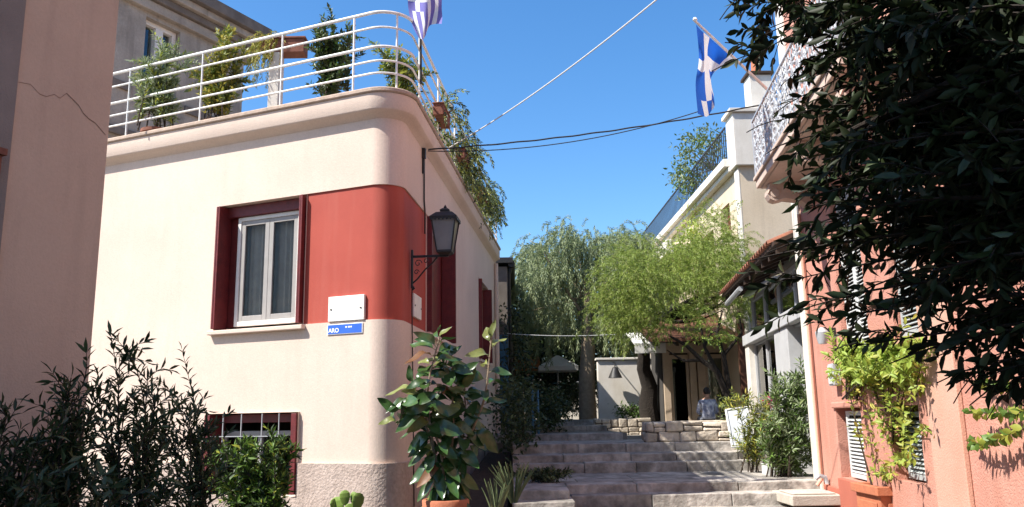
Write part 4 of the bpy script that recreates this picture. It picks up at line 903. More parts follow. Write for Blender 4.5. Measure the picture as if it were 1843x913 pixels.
s = 1 + NR.uniform(-.3, .3, len(fr)); stuff(leaf_object('crown', [f[0] for f in fr], [f[1] for f in fr], [f[2] for f in fr], .07 * s, .016 * s, ['lf_feather', 'lf_feather_top'], fea, T_S, [.8, .2]))
# dark bare tree in front of the low shop
bt = thing('bare_branch_tree', 'dark gnarled branches spreading before the low shop', 'tree', at(1312, 745, 17.8))
tr = MB(); tb = at(1318, 760, 17.8); tb[2] = 1.1
P_ = lambda x, y, d=17.8: at(x, y, d)
for pts, r in (([tb, P_(1312, 720), P_(1290, 668), P_(1262, 648), P_(1235, 622), P_(1205, 605)], [.10, .085, .07, .055, .04, .02]), ([P_(1290, 668), P_(1268, 625), P_(1262, 590)], [.05, .035, .02]), ([P_(1262, 648), P_(1230, 650), P_(1200, 630)], [.04, .03, .012]), ([P_(1312, 700), P_(1302, 640), P_(1290, 600), P_(1300, 560)], [.06, .05, .035, .015]), ([P_(1302, 640), P_(1335, 600), P_(1330, 560)], [.04, .03, .012]), ([P_(1268, 625), P_(1280, 600), P_(1300, 590)], [.03, .02, .01])):
    tr.tube(pts, r, 7)
tr.build('trunk', 'bark_dark', bt, smooth=True, fix=False)
fr = []; stv = [P_(NR.uniform(1230, 1330), NR.uniform(560, 620), NR.uniform(17.2, 18.5)) for _ in range(70)]; drape(stv, .3, .035, fr, .7, None, .5)
s = 1 + NR.uniform(-.3, .3, len(fr)); stuff(leaf_object('crown', [f[0] for f in fr], [f[1] for f in fr], [f[2] for f in fr], .07 * s, .018 * s, ['lf_feather', 'lf_green'], bt, T_S, [.7, .3]))
def mass_tree(name, label, base, ells, dr, n, L, W, mats, mixw, trunk=.14, cat='tree', group=None, stemmat='bark', cluster=.28, k=16):
    root = thing(name, label, cat, base, group); pts = []; nrm = []
    lo = [min(e[0] - e[2] for e in ells), min(e[1] - e[3] for e in ells)]; hi = [max(e[0] + e[2] for e in ells), max(e[1] + e[3] for e in ells)]
    cs = []
    while len(cs) < n:
        px, py = NR.uniform(lo[0], hi[0]), NR.uniform(lo[1], hi[1])
        if in_ell(ells, px, py): cs.append(at(px, py, NR.uniform(*dr)))
    cs = np.array(cs); mid = cs.mean(0); top = cs[:, 2].min() * .5 + mid[2] * .5
    mb = MB(); b = np.asarray(base, float); fork = V(b[0] * .5 + mid[0] * .5, b[1] * .5 + mid[1] * .5, max(b[2] + .3, top)); mb.tube([b - V(0, 0, .2), (b + fork) / 2 + rv(.03), fork], [trunk, trunk * .8, trunk * .6], 8)
    for c in cs[:: max(1, n // 18)]: limb(mb, fork, c, trunk * .35, trunk * .06, .1)
    mb.build('trunk', stemmat, root, smooth=True, fix=False)
    P = np.repeat(cs, k, 0) + NR.normal(0, cluster, (n * k, 3)); D = NR.normal(0, 1, P.shape) + V(0, 0, -.2) + (P - mid) * .3; Nn = NR.normal(0, .6, P.shape) + V(0, 0, .8)
    s = 1 + NR.uniform(-.3, .3, len(P)); stuff(leaf_object('crown', P, D, Nn, L * s, W * s, mats, root, T_S, mixw)); return root
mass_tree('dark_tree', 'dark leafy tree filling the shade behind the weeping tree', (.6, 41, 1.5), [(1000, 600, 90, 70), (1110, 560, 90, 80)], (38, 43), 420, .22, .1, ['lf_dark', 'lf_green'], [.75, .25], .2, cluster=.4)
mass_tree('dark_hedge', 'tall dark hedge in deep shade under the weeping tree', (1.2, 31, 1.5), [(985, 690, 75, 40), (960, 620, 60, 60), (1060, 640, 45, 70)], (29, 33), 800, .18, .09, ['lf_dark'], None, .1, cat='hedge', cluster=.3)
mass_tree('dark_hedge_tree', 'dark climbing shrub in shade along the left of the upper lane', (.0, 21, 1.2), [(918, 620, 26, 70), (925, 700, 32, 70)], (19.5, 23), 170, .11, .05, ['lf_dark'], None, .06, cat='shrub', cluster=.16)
for i, (b, e, dr, lb) in enumerate([((.25, 15.5, .9), [(930, 745, 30, 55)], (14, 16.5), 'dark shrub between the rubber plant and the blue gate'), ((.3, 19, 1.2), [(985, 735, 25, 30)], (18, 20), 'small dark shrub beside the blue gate'), ((.95, 26, 1.5), [(1010, 720, 36, 26)], (25, 28), 'dark shrub under the white canopy')]):
    mass_tree('dark_shrub', lb, b, e, dr, 110, .10, .045, ['lf_dark', 'lf_oleander'], [.8, .2], .03, 'shrub', 'dark shrubs along the left of the lane', cluster=.14)
mass_tree('roof_shrub', 'bushy shrub behind the black railing on the cream building roof', P1 + DC * 3 - NC * .8 + V(0, 0, CZ), [(1262, 275, 32, 40), (1240, 310, 26, 40), (1285, 262, 18, 26)], (22, 26), 90, .13, .06, ['lf_olive_r', 'lf_green'], [.7, .3], .05, 'shrub', cluster=.16)
plant('grass_tuft', 'low green tuft growing on the left of the steps', 'grass', (.35, 11.9, .73), [(.35 + NR.normal(0, .22), 11.9 + NR.normal(0, .12), .80 + .1 * NR.random()) for _ in range(40)], .06, .02, .03, ['lf_olive_r', 'lf_dark'], [.5, .5], twigs=2, twl=.08, start=.1, r0=.003, spread=.12)
mass_tree('ground_plant', 'low leafy plant in the stone planter under the trunk', (3.1, 22.2, 1.5), [(1135, 742, 28, 8)], (21.9, 22.6), 40, .09, .04, ['lf_green'], None, .02, 'plant', cluster=.08)
# climber in the cream building's recess
mass_tree('climbing_plant', 'yellow green climber hanging in the recess of the cream building', P1 + DC * 4.5 - NC * .3 + V(0, 0, 1.2), [(1262, 430, 28, 48), (1240, 460, 30, 35)], (22.5, 24.0), 130, .11, .05, ['lf_vine', 'lf_feather'], [.5, .5], .03, 'vine', cluster=.18)

# ================================================================== RUBBER PLANT IN TERRACOTTA POT
def lathe_obj(name, c, prof, m, parent, n=28): w = MB(); w.lathe(c, prof, n); return w.build(name, m, parent, smooth=True)
pc = at(802, 903, 8.9); pz = pc[2] - .5
rub = thing('rubber_plant', 'large glossy leaved rubber plant at the rounded corner', 'plant', (pc[0], pc[1], pz + .4))
pot = thing('terracotta_pot', 'round terracotta pot holding the rubber plant', 'pot', (pc[0], pc[1], pz))
lathe_obj('body', (pc[0], pc[1], 0), [(.14, pz), (.155, pz + .02), (.21, pz + .42), (.20, pz + .42), (.19, pz + .40)], 'terracotta', pot); lathe_obj('rim', (pc[0], pc[1], 0), [(.205, pz + .43), (.238, pz + .435), (.242, pz + .51), (.232, pz + .525), (.205, pz + .525), (.2, pz + .46)], 'terracotta', pot); lathe_obj('soil', (pc[0], pc[1], 0), [(.198, pz + .455), (.05, pz + .475)], 'soil', pot)
lathe_obj('pedestal', (pc[0], pc[1], 0), [(.2, 0), (.2, pz - .003)], 'mortar', pot)
n_ = 9; prf = [0, .55, .85, 1.0, 1.0, .92, .75, .45, 0]
tv = []; tf = []
for i in range(n_):
    y = i / (n_ - 1); wd = prf[i] * .5; zz = -.34 * y * y + .08 * sin(y * 6.3)
    tv += [(-wd, y, zz + .17 * wd + .015 * sin(i * 2.1)), (0, y, zz), (wd, y, zz + .17 * wd - .015 * sin(i * 1.7))]
for i in range(n_ - 1):
    a = i * 3; tf += [(a, a + 1, a + 4, a + 3), (a + 1, a + 2, a + 5, a + 4)]
T_R = (np.array(tv), tf)
st = MB(); lf = []; b0 = V(pc[0], pc[1], pz + .45)
stems = [[(790, 880), (778, 790), (770, 700), (790, 612)], [(800, 880), (790, 800), (742, 720), (715, 765)], [(805, 880), (815, 780), (812, 690), (800, 655)], [(810, 880), (840, 800), (868, 730), (876, 690), (884, 612)], [(795, 880), (785, 830), (765, 760), (745, 690)], [(806, 880), (825, 820), (838, 760), (835, 700)]]
for si, sp in enumerate(stems):
    dd = 8.9 + (-.12, -.22, .1, .25, -.05, .2)[si]; pts = [b0] + [at(x, y, 8.9 + (dd - 8.9) * (k + 1) / len(sp)) for k, (x, y) in enumerate(sp)][1:]
    pl = np.array([cat(pts, t) for t in np.linspace(0, 1, 14)]); st.tube(pl, list(np.linspace(.016, .007, 14)), 7)
    nl = (46, 28, 44, 24, 40, 38)[si]; ph = NR.random() * 6
    for k in range(nl):
        t = .06 + .94 * (k / (nl - 1)) ** .9
        if si == 3 and .45 < t < .72 and k % 2: continue
        p = cat(list(pl), t); tg = norm(cat(list(pl), min(t + .03, 1)) - cat(list(pl), t - .03)); ph += 2.4
        rad = norm(V(cos(ph), sin(ph), 0)); e = .05 + .75 * t
        d = norm(rad + V(0, 0, (-.75 + 1.25 * t) if k < nl - 2 else 1.4) + rv(.25)); pet = p + d * .04
        lf.append((pet, d, norm(V(-.15, -.75, .75) + rad * .35 + rv(.3)), t, si)); st.tube([p, pet], .004, 4, cap=False)
st.build('stem', 'bark_pale', rub, smooth=True, fix=False)
for p, d, nn, t, si in lf:
    m = 'lf_rubber'; r = NR.random()
    if si == 3 and t > .85: m = 'lf_rubber_young'
    elif r < .03: m = 'lf_rubber_brown'
    elif r < .12: m = 'lf_rubber_young'
    L = .27 * (1 + NR.uniform(-.22, .22)) * (.75 if t > .93 else 1); place_leaf(rub, leaf_mesh('r', m, *T_R), p, d, nn, L, L * NR.uniform(.34, .5))
# spiky plant and cactus
def blade_plant(name, label, c, n, L, W, m, up=(.5, 1.2)):
    root = thing(name, label, 'plant', c); tvv = []; tff = []
    for i in range(7):
        y = i / 6; wd = .5 * (1 - y ** 2.2) * (.75 + .5 * y * (1 - y)); tvv += [(-wd, y, .05 * wd - .12 * y * y), (0, y, -.02 - .12 * y * y), (wd, y, .05 * wd - .12 * y * y)]
    for i in range(6): a = i * 3; tff += [(a, a + 1, a + 4, a + 3), (a + 1, a + 2, a + 5, a + 4)]
    for k in range(n):
        a = NR.random() * 6.28; e = NR.uniform(*up); d = norm(V(cos(a), sin(a), e)); place_leaf(root, leaf_mesh('b', m, np.array(tvv), tff), np.asarray(c) + V(cos(a), sin(a), 0) * .03, d, norm(V(-cos(a) * e, -sin(a) * e, 1)), L * NR.uniform(.7, 1.15), W * NR.uniform(.8, 1.2), 'blade')
    return root
ag = at(893, 935, 8.6); blade_plant('agave_plant', 'spiky grey green agave beside the terracotta pot', ag, 24, .38, .022, 'lf_agave', (2, 8))
g2 = at(925, 905, 9.6); blade_plant('dry_grass_plant', 'thin dry grassy blades at the left foot of the steps', g2, 70, .42, .010, 'lf_agave', (1.5, 6))
w = MB(); w.lathe((ag[0], ag[1], 0), [(.16, 0), (.2, ag[2] - .02), (.17, ag[2] - .02), (.05, ag[2] - .005)], 18); tag(w.build('plant_pot', 'terracotta_old', smooth=True), 'dark terracotta pot under the spiky agave', 'pot')
cb = at(625, 960, 9.0); cac = thing('prickly_pear', 'small prickly pear cactus with flat green pads before the plinth', 'cactus', (cb[0], cb[1], .25))
w = MB(); w.lathe((0, 0, 0), [(.02, 0), (.6, .2), (.95, .55), (.9, .8), (.5, .97), (.02, 1)], 14); pad = w.build('pad', 'lf_cactus', cac, smooth=True); pme = pad.data; bpy.data.objects.remove(pad)
for (x, y, dz, hgt, rot, tl) in [(628, 935, 9.0, .26, .2, .1), (612, 915, 9.02, .22, -.3, -.25), (640, 905, 8.98, .20, .6, .2), (622, 893, 9.0, .16, .1, -.1), (605, 905, 9.05, .15, .9, -.35), (634, 890, 9.03, .13, -.5, .2), (622, 965, 9.0, .3, 0, 0)]:
    p = at(x, y + 18, dz); o = bpy.data.objects.new('pad', pme); COL.objects.link(o); adopt(o, cac)
    o.matrix_basis = Matrix.Translation(Vector(p)) @ Matrix.Rotation(rot, 4, 'Z') @ Matrix.Rotation(tl, 4, 'Y') @ Matrix.Diagonal((hgt * .36, .018, hgt, 1))

# ================================================================== SHRUBS
def tips_px(lst, d, jd=.25): return [at(x, y, d + NR.uniform(-jd, jd)) for x, y in lst]
# left oleander-like shrubs in the shade
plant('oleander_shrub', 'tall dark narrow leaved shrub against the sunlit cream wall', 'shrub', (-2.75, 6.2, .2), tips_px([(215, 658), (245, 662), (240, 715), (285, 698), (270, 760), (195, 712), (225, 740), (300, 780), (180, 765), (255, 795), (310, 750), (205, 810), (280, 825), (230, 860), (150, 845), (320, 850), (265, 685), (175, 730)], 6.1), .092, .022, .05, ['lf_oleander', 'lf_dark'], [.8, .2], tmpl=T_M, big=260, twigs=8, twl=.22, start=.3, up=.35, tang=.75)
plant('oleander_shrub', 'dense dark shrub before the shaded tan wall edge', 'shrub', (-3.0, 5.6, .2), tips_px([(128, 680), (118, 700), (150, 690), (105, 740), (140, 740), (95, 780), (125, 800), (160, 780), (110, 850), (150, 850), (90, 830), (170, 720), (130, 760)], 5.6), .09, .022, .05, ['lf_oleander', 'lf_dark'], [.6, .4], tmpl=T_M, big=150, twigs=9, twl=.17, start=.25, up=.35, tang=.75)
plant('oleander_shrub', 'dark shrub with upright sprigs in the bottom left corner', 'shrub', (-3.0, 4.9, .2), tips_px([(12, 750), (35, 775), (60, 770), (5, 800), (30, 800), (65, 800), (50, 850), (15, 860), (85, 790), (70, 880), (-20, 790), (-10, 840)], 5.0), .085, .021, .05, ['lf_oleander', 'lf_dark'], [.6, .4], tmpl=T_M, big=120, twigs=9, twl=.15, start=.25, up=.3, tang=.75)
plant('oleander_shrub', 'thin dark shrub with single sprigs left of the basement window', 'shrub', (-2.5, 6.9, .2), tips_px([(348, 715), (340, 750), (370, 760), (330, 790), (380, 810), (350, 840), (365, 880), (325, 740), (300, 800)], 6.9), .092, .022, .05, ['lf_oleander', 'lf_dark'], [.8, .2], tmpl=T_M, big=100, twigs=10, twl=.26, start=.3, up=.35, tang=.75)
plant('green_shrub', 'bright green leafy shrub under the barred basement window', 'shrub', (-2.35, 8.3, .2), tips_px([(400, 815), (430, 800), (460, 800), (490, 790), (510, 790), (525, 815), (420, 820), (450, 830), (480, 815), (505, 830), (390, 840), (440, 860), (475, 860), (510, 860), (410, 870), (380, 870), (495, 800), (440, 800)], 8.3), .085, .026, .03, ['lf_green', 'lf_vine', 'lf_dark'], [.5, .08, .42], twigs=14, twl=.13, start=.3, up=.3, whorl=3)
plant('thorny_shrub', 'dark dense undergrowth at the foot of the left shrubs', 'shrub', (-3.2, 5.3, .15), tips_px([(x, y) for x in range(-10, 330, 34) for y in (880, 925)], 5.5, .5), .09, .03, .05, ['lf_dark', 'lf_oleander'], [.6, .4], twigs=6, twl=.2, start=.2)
# right oleander by the shop
plant('oleander_bush', 'sunlit green oleander bush at the corner of the pink building', 'shrub', (3.78, 12.2, .72), tips_px([(1440, 690), (1455, 720), (1465, 760), (1470, 800), (1420, 720), (1410, 760), (1440, 760), (1455, 830), (1420, 800), (1390, 770), (1400, 810), (1445, 790), (1430, 700), (1395, 730), (1460, 700), (1380, 800), (1425, 840), (1450, 740), (1445, 672), (1425, 685), (1462, 685), (1405, 705)], 12.2, .2), .11, .026, .028, ['lf_olive_r', 'lf_green', 'lf_grey'], [.35, .3, .35], twigs=13, twl=.24, start=.2, up=.25)
plant('wispy_bush', 'pale wispy bush with a pink bloom before the shop window', 'shrub', (3.62, 13.1, .74), tips_px([(1345, 720), (1365, 715), (1380, 730), (1350, 760), (1370, 770), (1390, 760), (1345, 790), (1365, 800), (1330, 740), (1385, 790), (1400, 720)], 13.1, .2), .09, .018, .03, ['lf_gold', 'lf_vine', 'lf_olive_r'], [.2, .45, .35], twigs=9, twl=.26, start=.15, up=.2)
plant('wispy_bush', 'small shrub with yellow leaves behind the leaning grey panel', 'shrub', (3.95, 14.9, 1.1), tips_px([(1310, 720), (1325, 715), (1340, 725), (1300, 735), (1330, 735)], 15.0, .2), .08, .02, .035, ['lf_vine', 'lf_olive_r'], [.5, .5], twigs=7, twl=.2, start=.2)
bl_ = thing('pink_bloom', 'pink flower head among the wispy bush by the shop', 'flower', at(1388, 722, 13)); 
P = np.array([at(1388, 722, 13) for _ in range(36)]) + NR.normal(0, .035, (36, 3)); stuff(leaf_object('petals', P, NR.normal(0, 1, P.shape), NR.normal(0, 1, P.shape), .06, .045, ['fl_pink', 'fl_red'], bl_, T_M, [.6, .4]))
w = MB(); pst = at(1388, 722, 13); w.tube([pst, pst + V(0, .05, -.5), V(3.66, 13.1, .8)], .006, 5); w.build('stem', 'bark_pale', bl_)
wp = at(1405, 842, 12.7); w = MB(); w.box((wp[0], wp[1], .80), (.24, .14, .075)); w.box((wp[0], wp[1] , .878), (.25, .15, .006)); tag(w.build('plant_trough', 'shutter_white', bevel=.01), 'low pale plant trough on the landing under the bushes', 'trough')
# terracotta box planter with vine
t0, t1 = at(1560, 868, 9.25), at(1680, 870, 9.25); tz = t0[2]; cxp = (t0[0] + t1[0]) / 2; hw = (t1[0] - t0[0]) / 2 - .03
cxp -= .18
pln = thing('box_planter', 'square panelled terracotta planter at the foot of the pink wall', 'planter', (cxp, 9.0, 0))
def prect(name, m, boxes, par, bevel=.008): return lpart(name, m, boxes, par, bevel)
yb = 8.95; hw = .30
prect('body', 'terracotta', [(cxp - hw, cxp + hw, yb - hw, yb + hw, .02, tz - .09)], pln); prect('rim', 'terracotta', [(cxp - hw - .04, cxp + hw + .04, yb - hw - .04, yb - hw + .03, tz - .089, tz), (cxp - hw - .04, cxp + hw + .04, yb + hw - .03, yb + hw + .04, tz - .089, tz), (cxp - hw - .04, cxp - hw + .03, yb - hw + .031, yb + hw - .031, tz - .089, tz), (cxp + hw - .03, cxp + hw + .04, yb - hw + .031, yb + hw - .031, tz - .089, tz)], pln)
prect('panel', 'terracotta', [(cxp - hw + .07, cxp + hw - .07, yb - hw - .015, yb - hw - .001, .12, tz - .16)], pln, .012); prect('panel', 'terracotta', [(cxp - hw - .015, cxp - hw - .001, yb - hw + .07, yb + hw - .07, .12, tz - .16)], pln, .012); prect('soil', 'soil', [(cxp - hw + .03, cxp + hw - .03, yb - hw + .03, yb + hw - .03, tz - .08, tz - .03)], pln, 0)
def wall_tips(lst, off=.10): 
    out = []
    for x, y in lst: 
        s_, z_ = ppx(x, y, off); out.append(pp(s_, z_, off + NR.uniform(-.05, .08)))
    return out
plant('climbing_vine', 'yellow green vine climbing the pink wall from the terracotta planter', 'vine', (cxp, yb, tz - .04), wall_tips([(1600, 850), (1650, 830), (1660, 770), (1640, 740), (1570, 690), (1600, 670), (1640, 660), (1660, 690), (1530, 640), (1520, 665), (1550, 655), (1510, 690), (1580, 640), (1620, 620), (1650, 640), (1540, 700), (1610, 720), (1665, 660), (1575, 850), (1555, 660), (1600, 640)]), .08, .032, .06, ['lf_vine', 'lf_feather', 'lf_gold'], [.55, .3, .15], twigs=4, twl=.24, start=.28, tmpl=T_M, up=.1, whorl=2)
plant('climbing_vine', 'leafy clump of green vine around the louvred window of the pink wall', 'vine', pp(2.2, 1.75, .06), wall_tips([(1520, 635), (1540, 625), (1560, 635), (1580, 625), (1600, 640), (1620, 630), (1650, 650), (1530, 660), (1570, 670), (1640, 680), (1655, 625), (1510, 650)], .16), .085, .03, .035, ['lf_feather', 'lf_vine'], [.7, .3], twigs=9, twl=.26, start=.35, tmpl=T_M, whorl=3)
for k, (lst, lb) in enumerate([([(1760, 690), (1790, 695), (1840, 690)], 'upper'), ([(1765, 740), (1800, 745), (1860, 740)], 'middle'), ([(1750, 800), (1790, 795), (1850, 770)], 'lowest')]):
    en = wall_tips([lst[0]], .07)[0]; md = wall_tips([lst[1]], .09)[0]; stt = wall_tips([lst[2]], .05)[0]; root = thing('hanging_vine', lb + ' of the three leafy vine tendrils on the right of the pink wall', 'vine', stt, 'vine tendrils on the right end of the pink wall')
    pl = np.array([cat([stt, md, en], t) for t in np.linspace(0, 1, 14)]); w = MB(); w.tube(pl, .005, 5); w.build('stem', 'bark', root); fr = []
    stem_leaves(pl, .0, .022, fr, .07, up=-.05, jit=.6, whorl=2); s_ = 1 + NR.uniform(-.3, .3, len(fr)); stuff(leaf_object('foliage', [f[0] for f in fr], [f[1] for f in fr], [f[2] for f in fr], .065 * s_, .045 * s_, ['lf_green', 'lf_vine'], root, T_M, [.6, .4]))

# ================================================================== TERRACE PLANTS
def tpot(label, c, r, h, m='terracotta_old'):
    w = MB(); w.lathe(c, [(r * .7, 0), (r * .95, h * .85), (r * 1.08, h * .86), (r * 1.08, h), (r * .92, h), (r * .9, h * .9), (.02, h * .92)], 18); return tag(w.build('flower_pot', m, smooth=True), label, 'pot', 'pots on the roof terrace')
TZ = 5.31
for (lb, px, d, tips, L, W, mats, mx, pl) in [
    ('grey green bushy plant behind the left end of the terrace railing', 288, 11.2, [(262, 110), (290, 95), (315, 100), (250, 130), (330, 115), (275, 130), (300, 135), (320, 150), (255, 165), (285, 170), (310, 180), (270, 190), (300, 90)], .09, .022, ['lf_grey', 'lf_olive_r', 'lf_vine'], [.5, .3, .2], 'dark pot of the grey green bushy plant on the terrace'),
    ('yellow green tall plant behind the second bay of the terrace railing', 400, 10.9, [(408, 55), (400, 75), (415, 85), (380, 130), (400, 110), (420, 120), (370, 140), (395, 150), (425, 150), (385, 165), (410, 170), (365, 155), (420, 95)], .085, .04, ['lf_vine', 'lf_gold', 'lf_olive_r'], [.5, .3, .2], 'dark pot of the yellow green tall plant on the terrace'),
    ('dark leafy small tree behind the terrace railing near the corner', 600, 10.6, [(580, 40), (600, 50), (625, 45), (570, 85), (590, 75), (610, 90), (630, 75), (580, 110), (605, 120), (595, 140), (615, 60), (575, 60)], .08, .038, ['lf_oleander', 'lf_olive_r', 'lf_green'], [.5, .3, .2], 'dark pot of the small tree on the terrace'),
    ('low flowering shrub at the rounded corner of the terrace', 728, 10.4, [(690, 100), (700, 115), (715, 118), (730, 120), (745, 125), (755, 140), (705, 135), (735, 140), (685, 90)], .07, .035, ['lf_vine', 'lf_olive_r', 'lf_green'], [.4, .4, .2], 'dark pot of the low shrub at the terrace corner')]:
    tl = tips_px(tips, d, .2); c = np.mean(tl, 0); c = V(c[0], c[1], TZ)
    tpot(pl, c, .2, .32); plant('terrace_plant', lb, 'plant', c + V(0, 0, .3), tl, L, W, .035, mats, mx, 'plants on the roof terrace', twigs=11, twl=.2, start=.22, whorl=3)
# raised trough with trailing golden plant
c = at(512, 88, 10.9); tro = thing('raised_trough', 'terracotta trough raised on a white pier on the terrace', 'trough', (c[0], c[1], TZ))
w = MB(); w.box((c[0] - .1, c[1], (TZ + c[2] - .1) / 2), (.07, .12, (c[2] - .1 - TZ) / 2)); w.build('pier', 'white_plaster', tro, bevel=.006); w = MB(); w.box(c, (.30, .11, .10)); w.box(c + V(0, 0, .115), (.32, .13, .014)); w.build('box', 'terracotta_old', tro, bevel=.006)
tg = thing('trailing_plant', 'golden feathery plant trailing from the raised trough on the terrace', 'plant', c + V(-.1, 0, .12))
fr = []; sts = [c + V(NR.uniform(-.32, .10), NR.uniform(-.08, .08), .14) for _ in range(46)]; drape(sts, .62, .03, fr, 1.3, c + V(.35, .12, .1), .35); s_ = 1 + NR.uniform(-.3, .3, len(fr)); stuff(leaf_object('foliage', [f[0] for f in fr], [f[1] for f in fr], [f[2] for f in fr], .06 * s_, .014 * s_, ['lf_gold', 'lf_vine'], tg, T_S, [.65, .35]))
# alley side: trough boxes and trailing plants along the railing
for k, (u0_, u1_, n, lb) in enumerate([(1.6, 3.2, 16, 'nearest'), (3.6, 5.6, 46, 'second'), (6.0, 8.6, 56, 'farthest')]):
    tb_ = thing('rail_trough', lb + ' terracotta trough hung on the alley side railing', 'trough', hp((u0_ + u1_) / 2, 5.7, .2), 'troughs on the alley side railing'); w = MB(); fbox(w, u0_, u0_ + .6, .10, .24, 5.78, 5.94); fbox(w, u0_ - .02, u0_ + .62, .09, .25, 5.941, 5.96); w.build('box', 'terracotta_old', tb_, bevel=.006)
    root = thing('railing_plant', lb + ' trailing plant spilling over the alley side railing', 'plant', hp((u0_ + u1_) / 2, 5.6, .1), 'plants along the alley side railing')
    fr = []; sts = [hp(NR.uniform(u0_, u1_), 5.7 + NR.uniform(0, .6), NR.uniform(-.1, .25)) for _ in range(n * 4)]; drape(sts, .45, .035, fr, .9, None, .5); s_ = 1 + NR.uniform(-.3, .3, len(fr))
    stuff(leaf_object('foliage', [f[0] for f in fr], [f[1] for f in fr], [f[2] for f in fr], .07 * s_, .024 * s_, ['lf_olive_r', 'lf_dark', 'lf_vine'], root, T_S, [.5, .25, .25]))
    w = MB()
    for j in range(12): a = hp(u0_ + .35, 5.9, .2); b = sts[j * 2]; limb(w, a, b, .012, .005, .12, 6)
    w.build('stem', 'bark', root, fix=False)

# ================================================================== FOREGROUND TREE (right)
ft = thing('shade_tree', 'big leaved dark tree overhanging the right side in deep shade', 'tree', (2.75, 2.6, 0))
tr = MB(); tk = [V(2.75, 2.6, -.05), V(2.8, 2.65, 1.5), V(2.72, 2.7, 3.0), V(2.8, 2.8, 5.5)]; tr.tube(tk, [.16, .13, .12, .07], 10)
tips = [(1345, 8, 4.4), (1362, 28, 4.3), (1382, 18, 4.3), (1350, -22, 4.4), (1374, 64, 4.3), (1410, 30, 4.2), (1425, -10, 4.2), (1335, -8, 4.4), (1375, 55, 4.3), (1390, 75, 4.3), (1368, 95, 4.2), (1400, 5, 4.2), (1440, 50, 4.3), (1480, 100, 4.2), (1455, 130, 4.3), (1500, 30, 4.1),
        (1395, 265, 4.3), (1410, 215, 4.3), (1430, 290, 4.2), (1445, 190, 4.2), (1475, 160, 4.2), (1500, 240, 4.1), (1520, 320, 4.1), (1470, 360, 4.2), (1490, 200, 4.2), (1440, 240, 4.2), (1550, 180, 4),
        (1345, 470, 4.4), (1380, 455, 4.3), (1445, 500, 4.2), (1450, 555, 4.2), (1500, 460, 4.1), (1550, 430, 4.1), (1480, 420, 4.2), (1520, 540, 4.1), (1560, 560, 4.1),
        (1470, 580, 4.1), (1560, 620, 4), (1600, 655, 4), (1650, 600, 3.9), (1690, 640, 3.9), (1720, 690, 3.8), (1745, 730, 3.8), (1690, 560, 3.9), (1790, 640, 3.8), (1830, 690, 3.7), (1820, 560, 3.7), (1730, 600, 3.8), (1770, 560, 3.8), (1800, 700, 3.8), (1850, 740, 3.7), (1600, 560, 4), (1640, 520, 4)]
for _ in range(95): tips.append((NR.uniform(1560, 1880), NR.uniform(-40, 520), NR.uniform(3.4, 4.4)))
for _ in range(85): tips.append((NR.uniform(1690, 1880), NR.uniform(-40, 520), NR.uniform(3.3, 4.4)))
for _ in range(48): tips.append((NR.uniform(1440, 1700), NR.uniform(-60, 480), NR.uniform(3.7, 4.4)))
fr = []
for x, y, d in tips:
    e = at(x, y, d); r = NR.uniform(.3, .6); a = cat(tk, min(.97, max(.4, (e[2] + .3) / 5.5))); a = a * (1 - r) + e * r + V(0, 0, .1); 
    m = (a + e) / 2 + V(0, 0, .12) + rv(.05); pl = qcurve(a, m, e, 8); tr.tube(pl, list(np.linspace(.010, .003, 8)), 4, cap=False)
    stem_leaves(pl, .1, .036, fr, .11, up=-.25, jit=.5, whorl=2, tang=.8, side=.8)
    for k in range(3):
        i = int(NR.integers(2, 8)); e2 = pl[i] + norm(norm(pl[i] - pl[i - 1]) + rv(.6) + V(0, 0, -.3)) * NR.uniform(.12, .3); p2 = qcurve(pl[i], (pl[i] + e2) / 2 + V(0, 0, .03), e2, 4); tr.tube(p2, .003, 4, cap=False); stem_leaves(p2, .2, .034, fr, .11, up=-.3, jit=.5, whorl=2, tang=.8, side=.8)
for x, y in [(1560, 100), (1650, 300), (1700, 500), (1500, 250), (1750, 50), (1800, 350), (1600, 420)]:
    limb(tr, cat(tk, .7), at(x, y, 3.9), .04, .010, .12, 9)
tr.build('trunk', 'bark_dark', ft, smooth=True, fix=False)
def keep(f):
    x, y = pix(f[0]); 
    if y < 480 and x < 1405 + 25 * sin(y * .03) and y > 110: return False
    if x < 1325: return False
    if y > 560 and x < 1480 + (y - 560) * 1.1 and x > 1330 and y > 600: return False
    if y > 640 + max(0, x - 1640) * .45 or y > 715: return False
    if 1395 < x < 1440 and 15 < y < 125: return NR.random() < .12
    if 1400 < x < 1470 and 120 < y < 360: return NR.random() < .5
    if 1440 < x < 1560 and 300 < y < 560: return NR.random() < .7
    g_ = sin(f[0][0] * 23 + f[0][2] * 11) * sin(f[0][2] * 19 - f[0][0] * 7 + f[0][1] * 5)
    if 1480 < x < 1760 and y > 120: return NR.random() < (.95 if g_ > -.15 else .34)
    if x > 1560 and 480 < y < 660 : return NR.random() < .75
    return True
fr = [f for f in fr if keep(f)]
leaves_on(ft, fr, .084, .030, ['lf_big', 'lf_dark', 'lf_oleander'], [.8, .17, .03], T_M, 300, var=.4)  # the few paler leaves are coloured to look sunlit

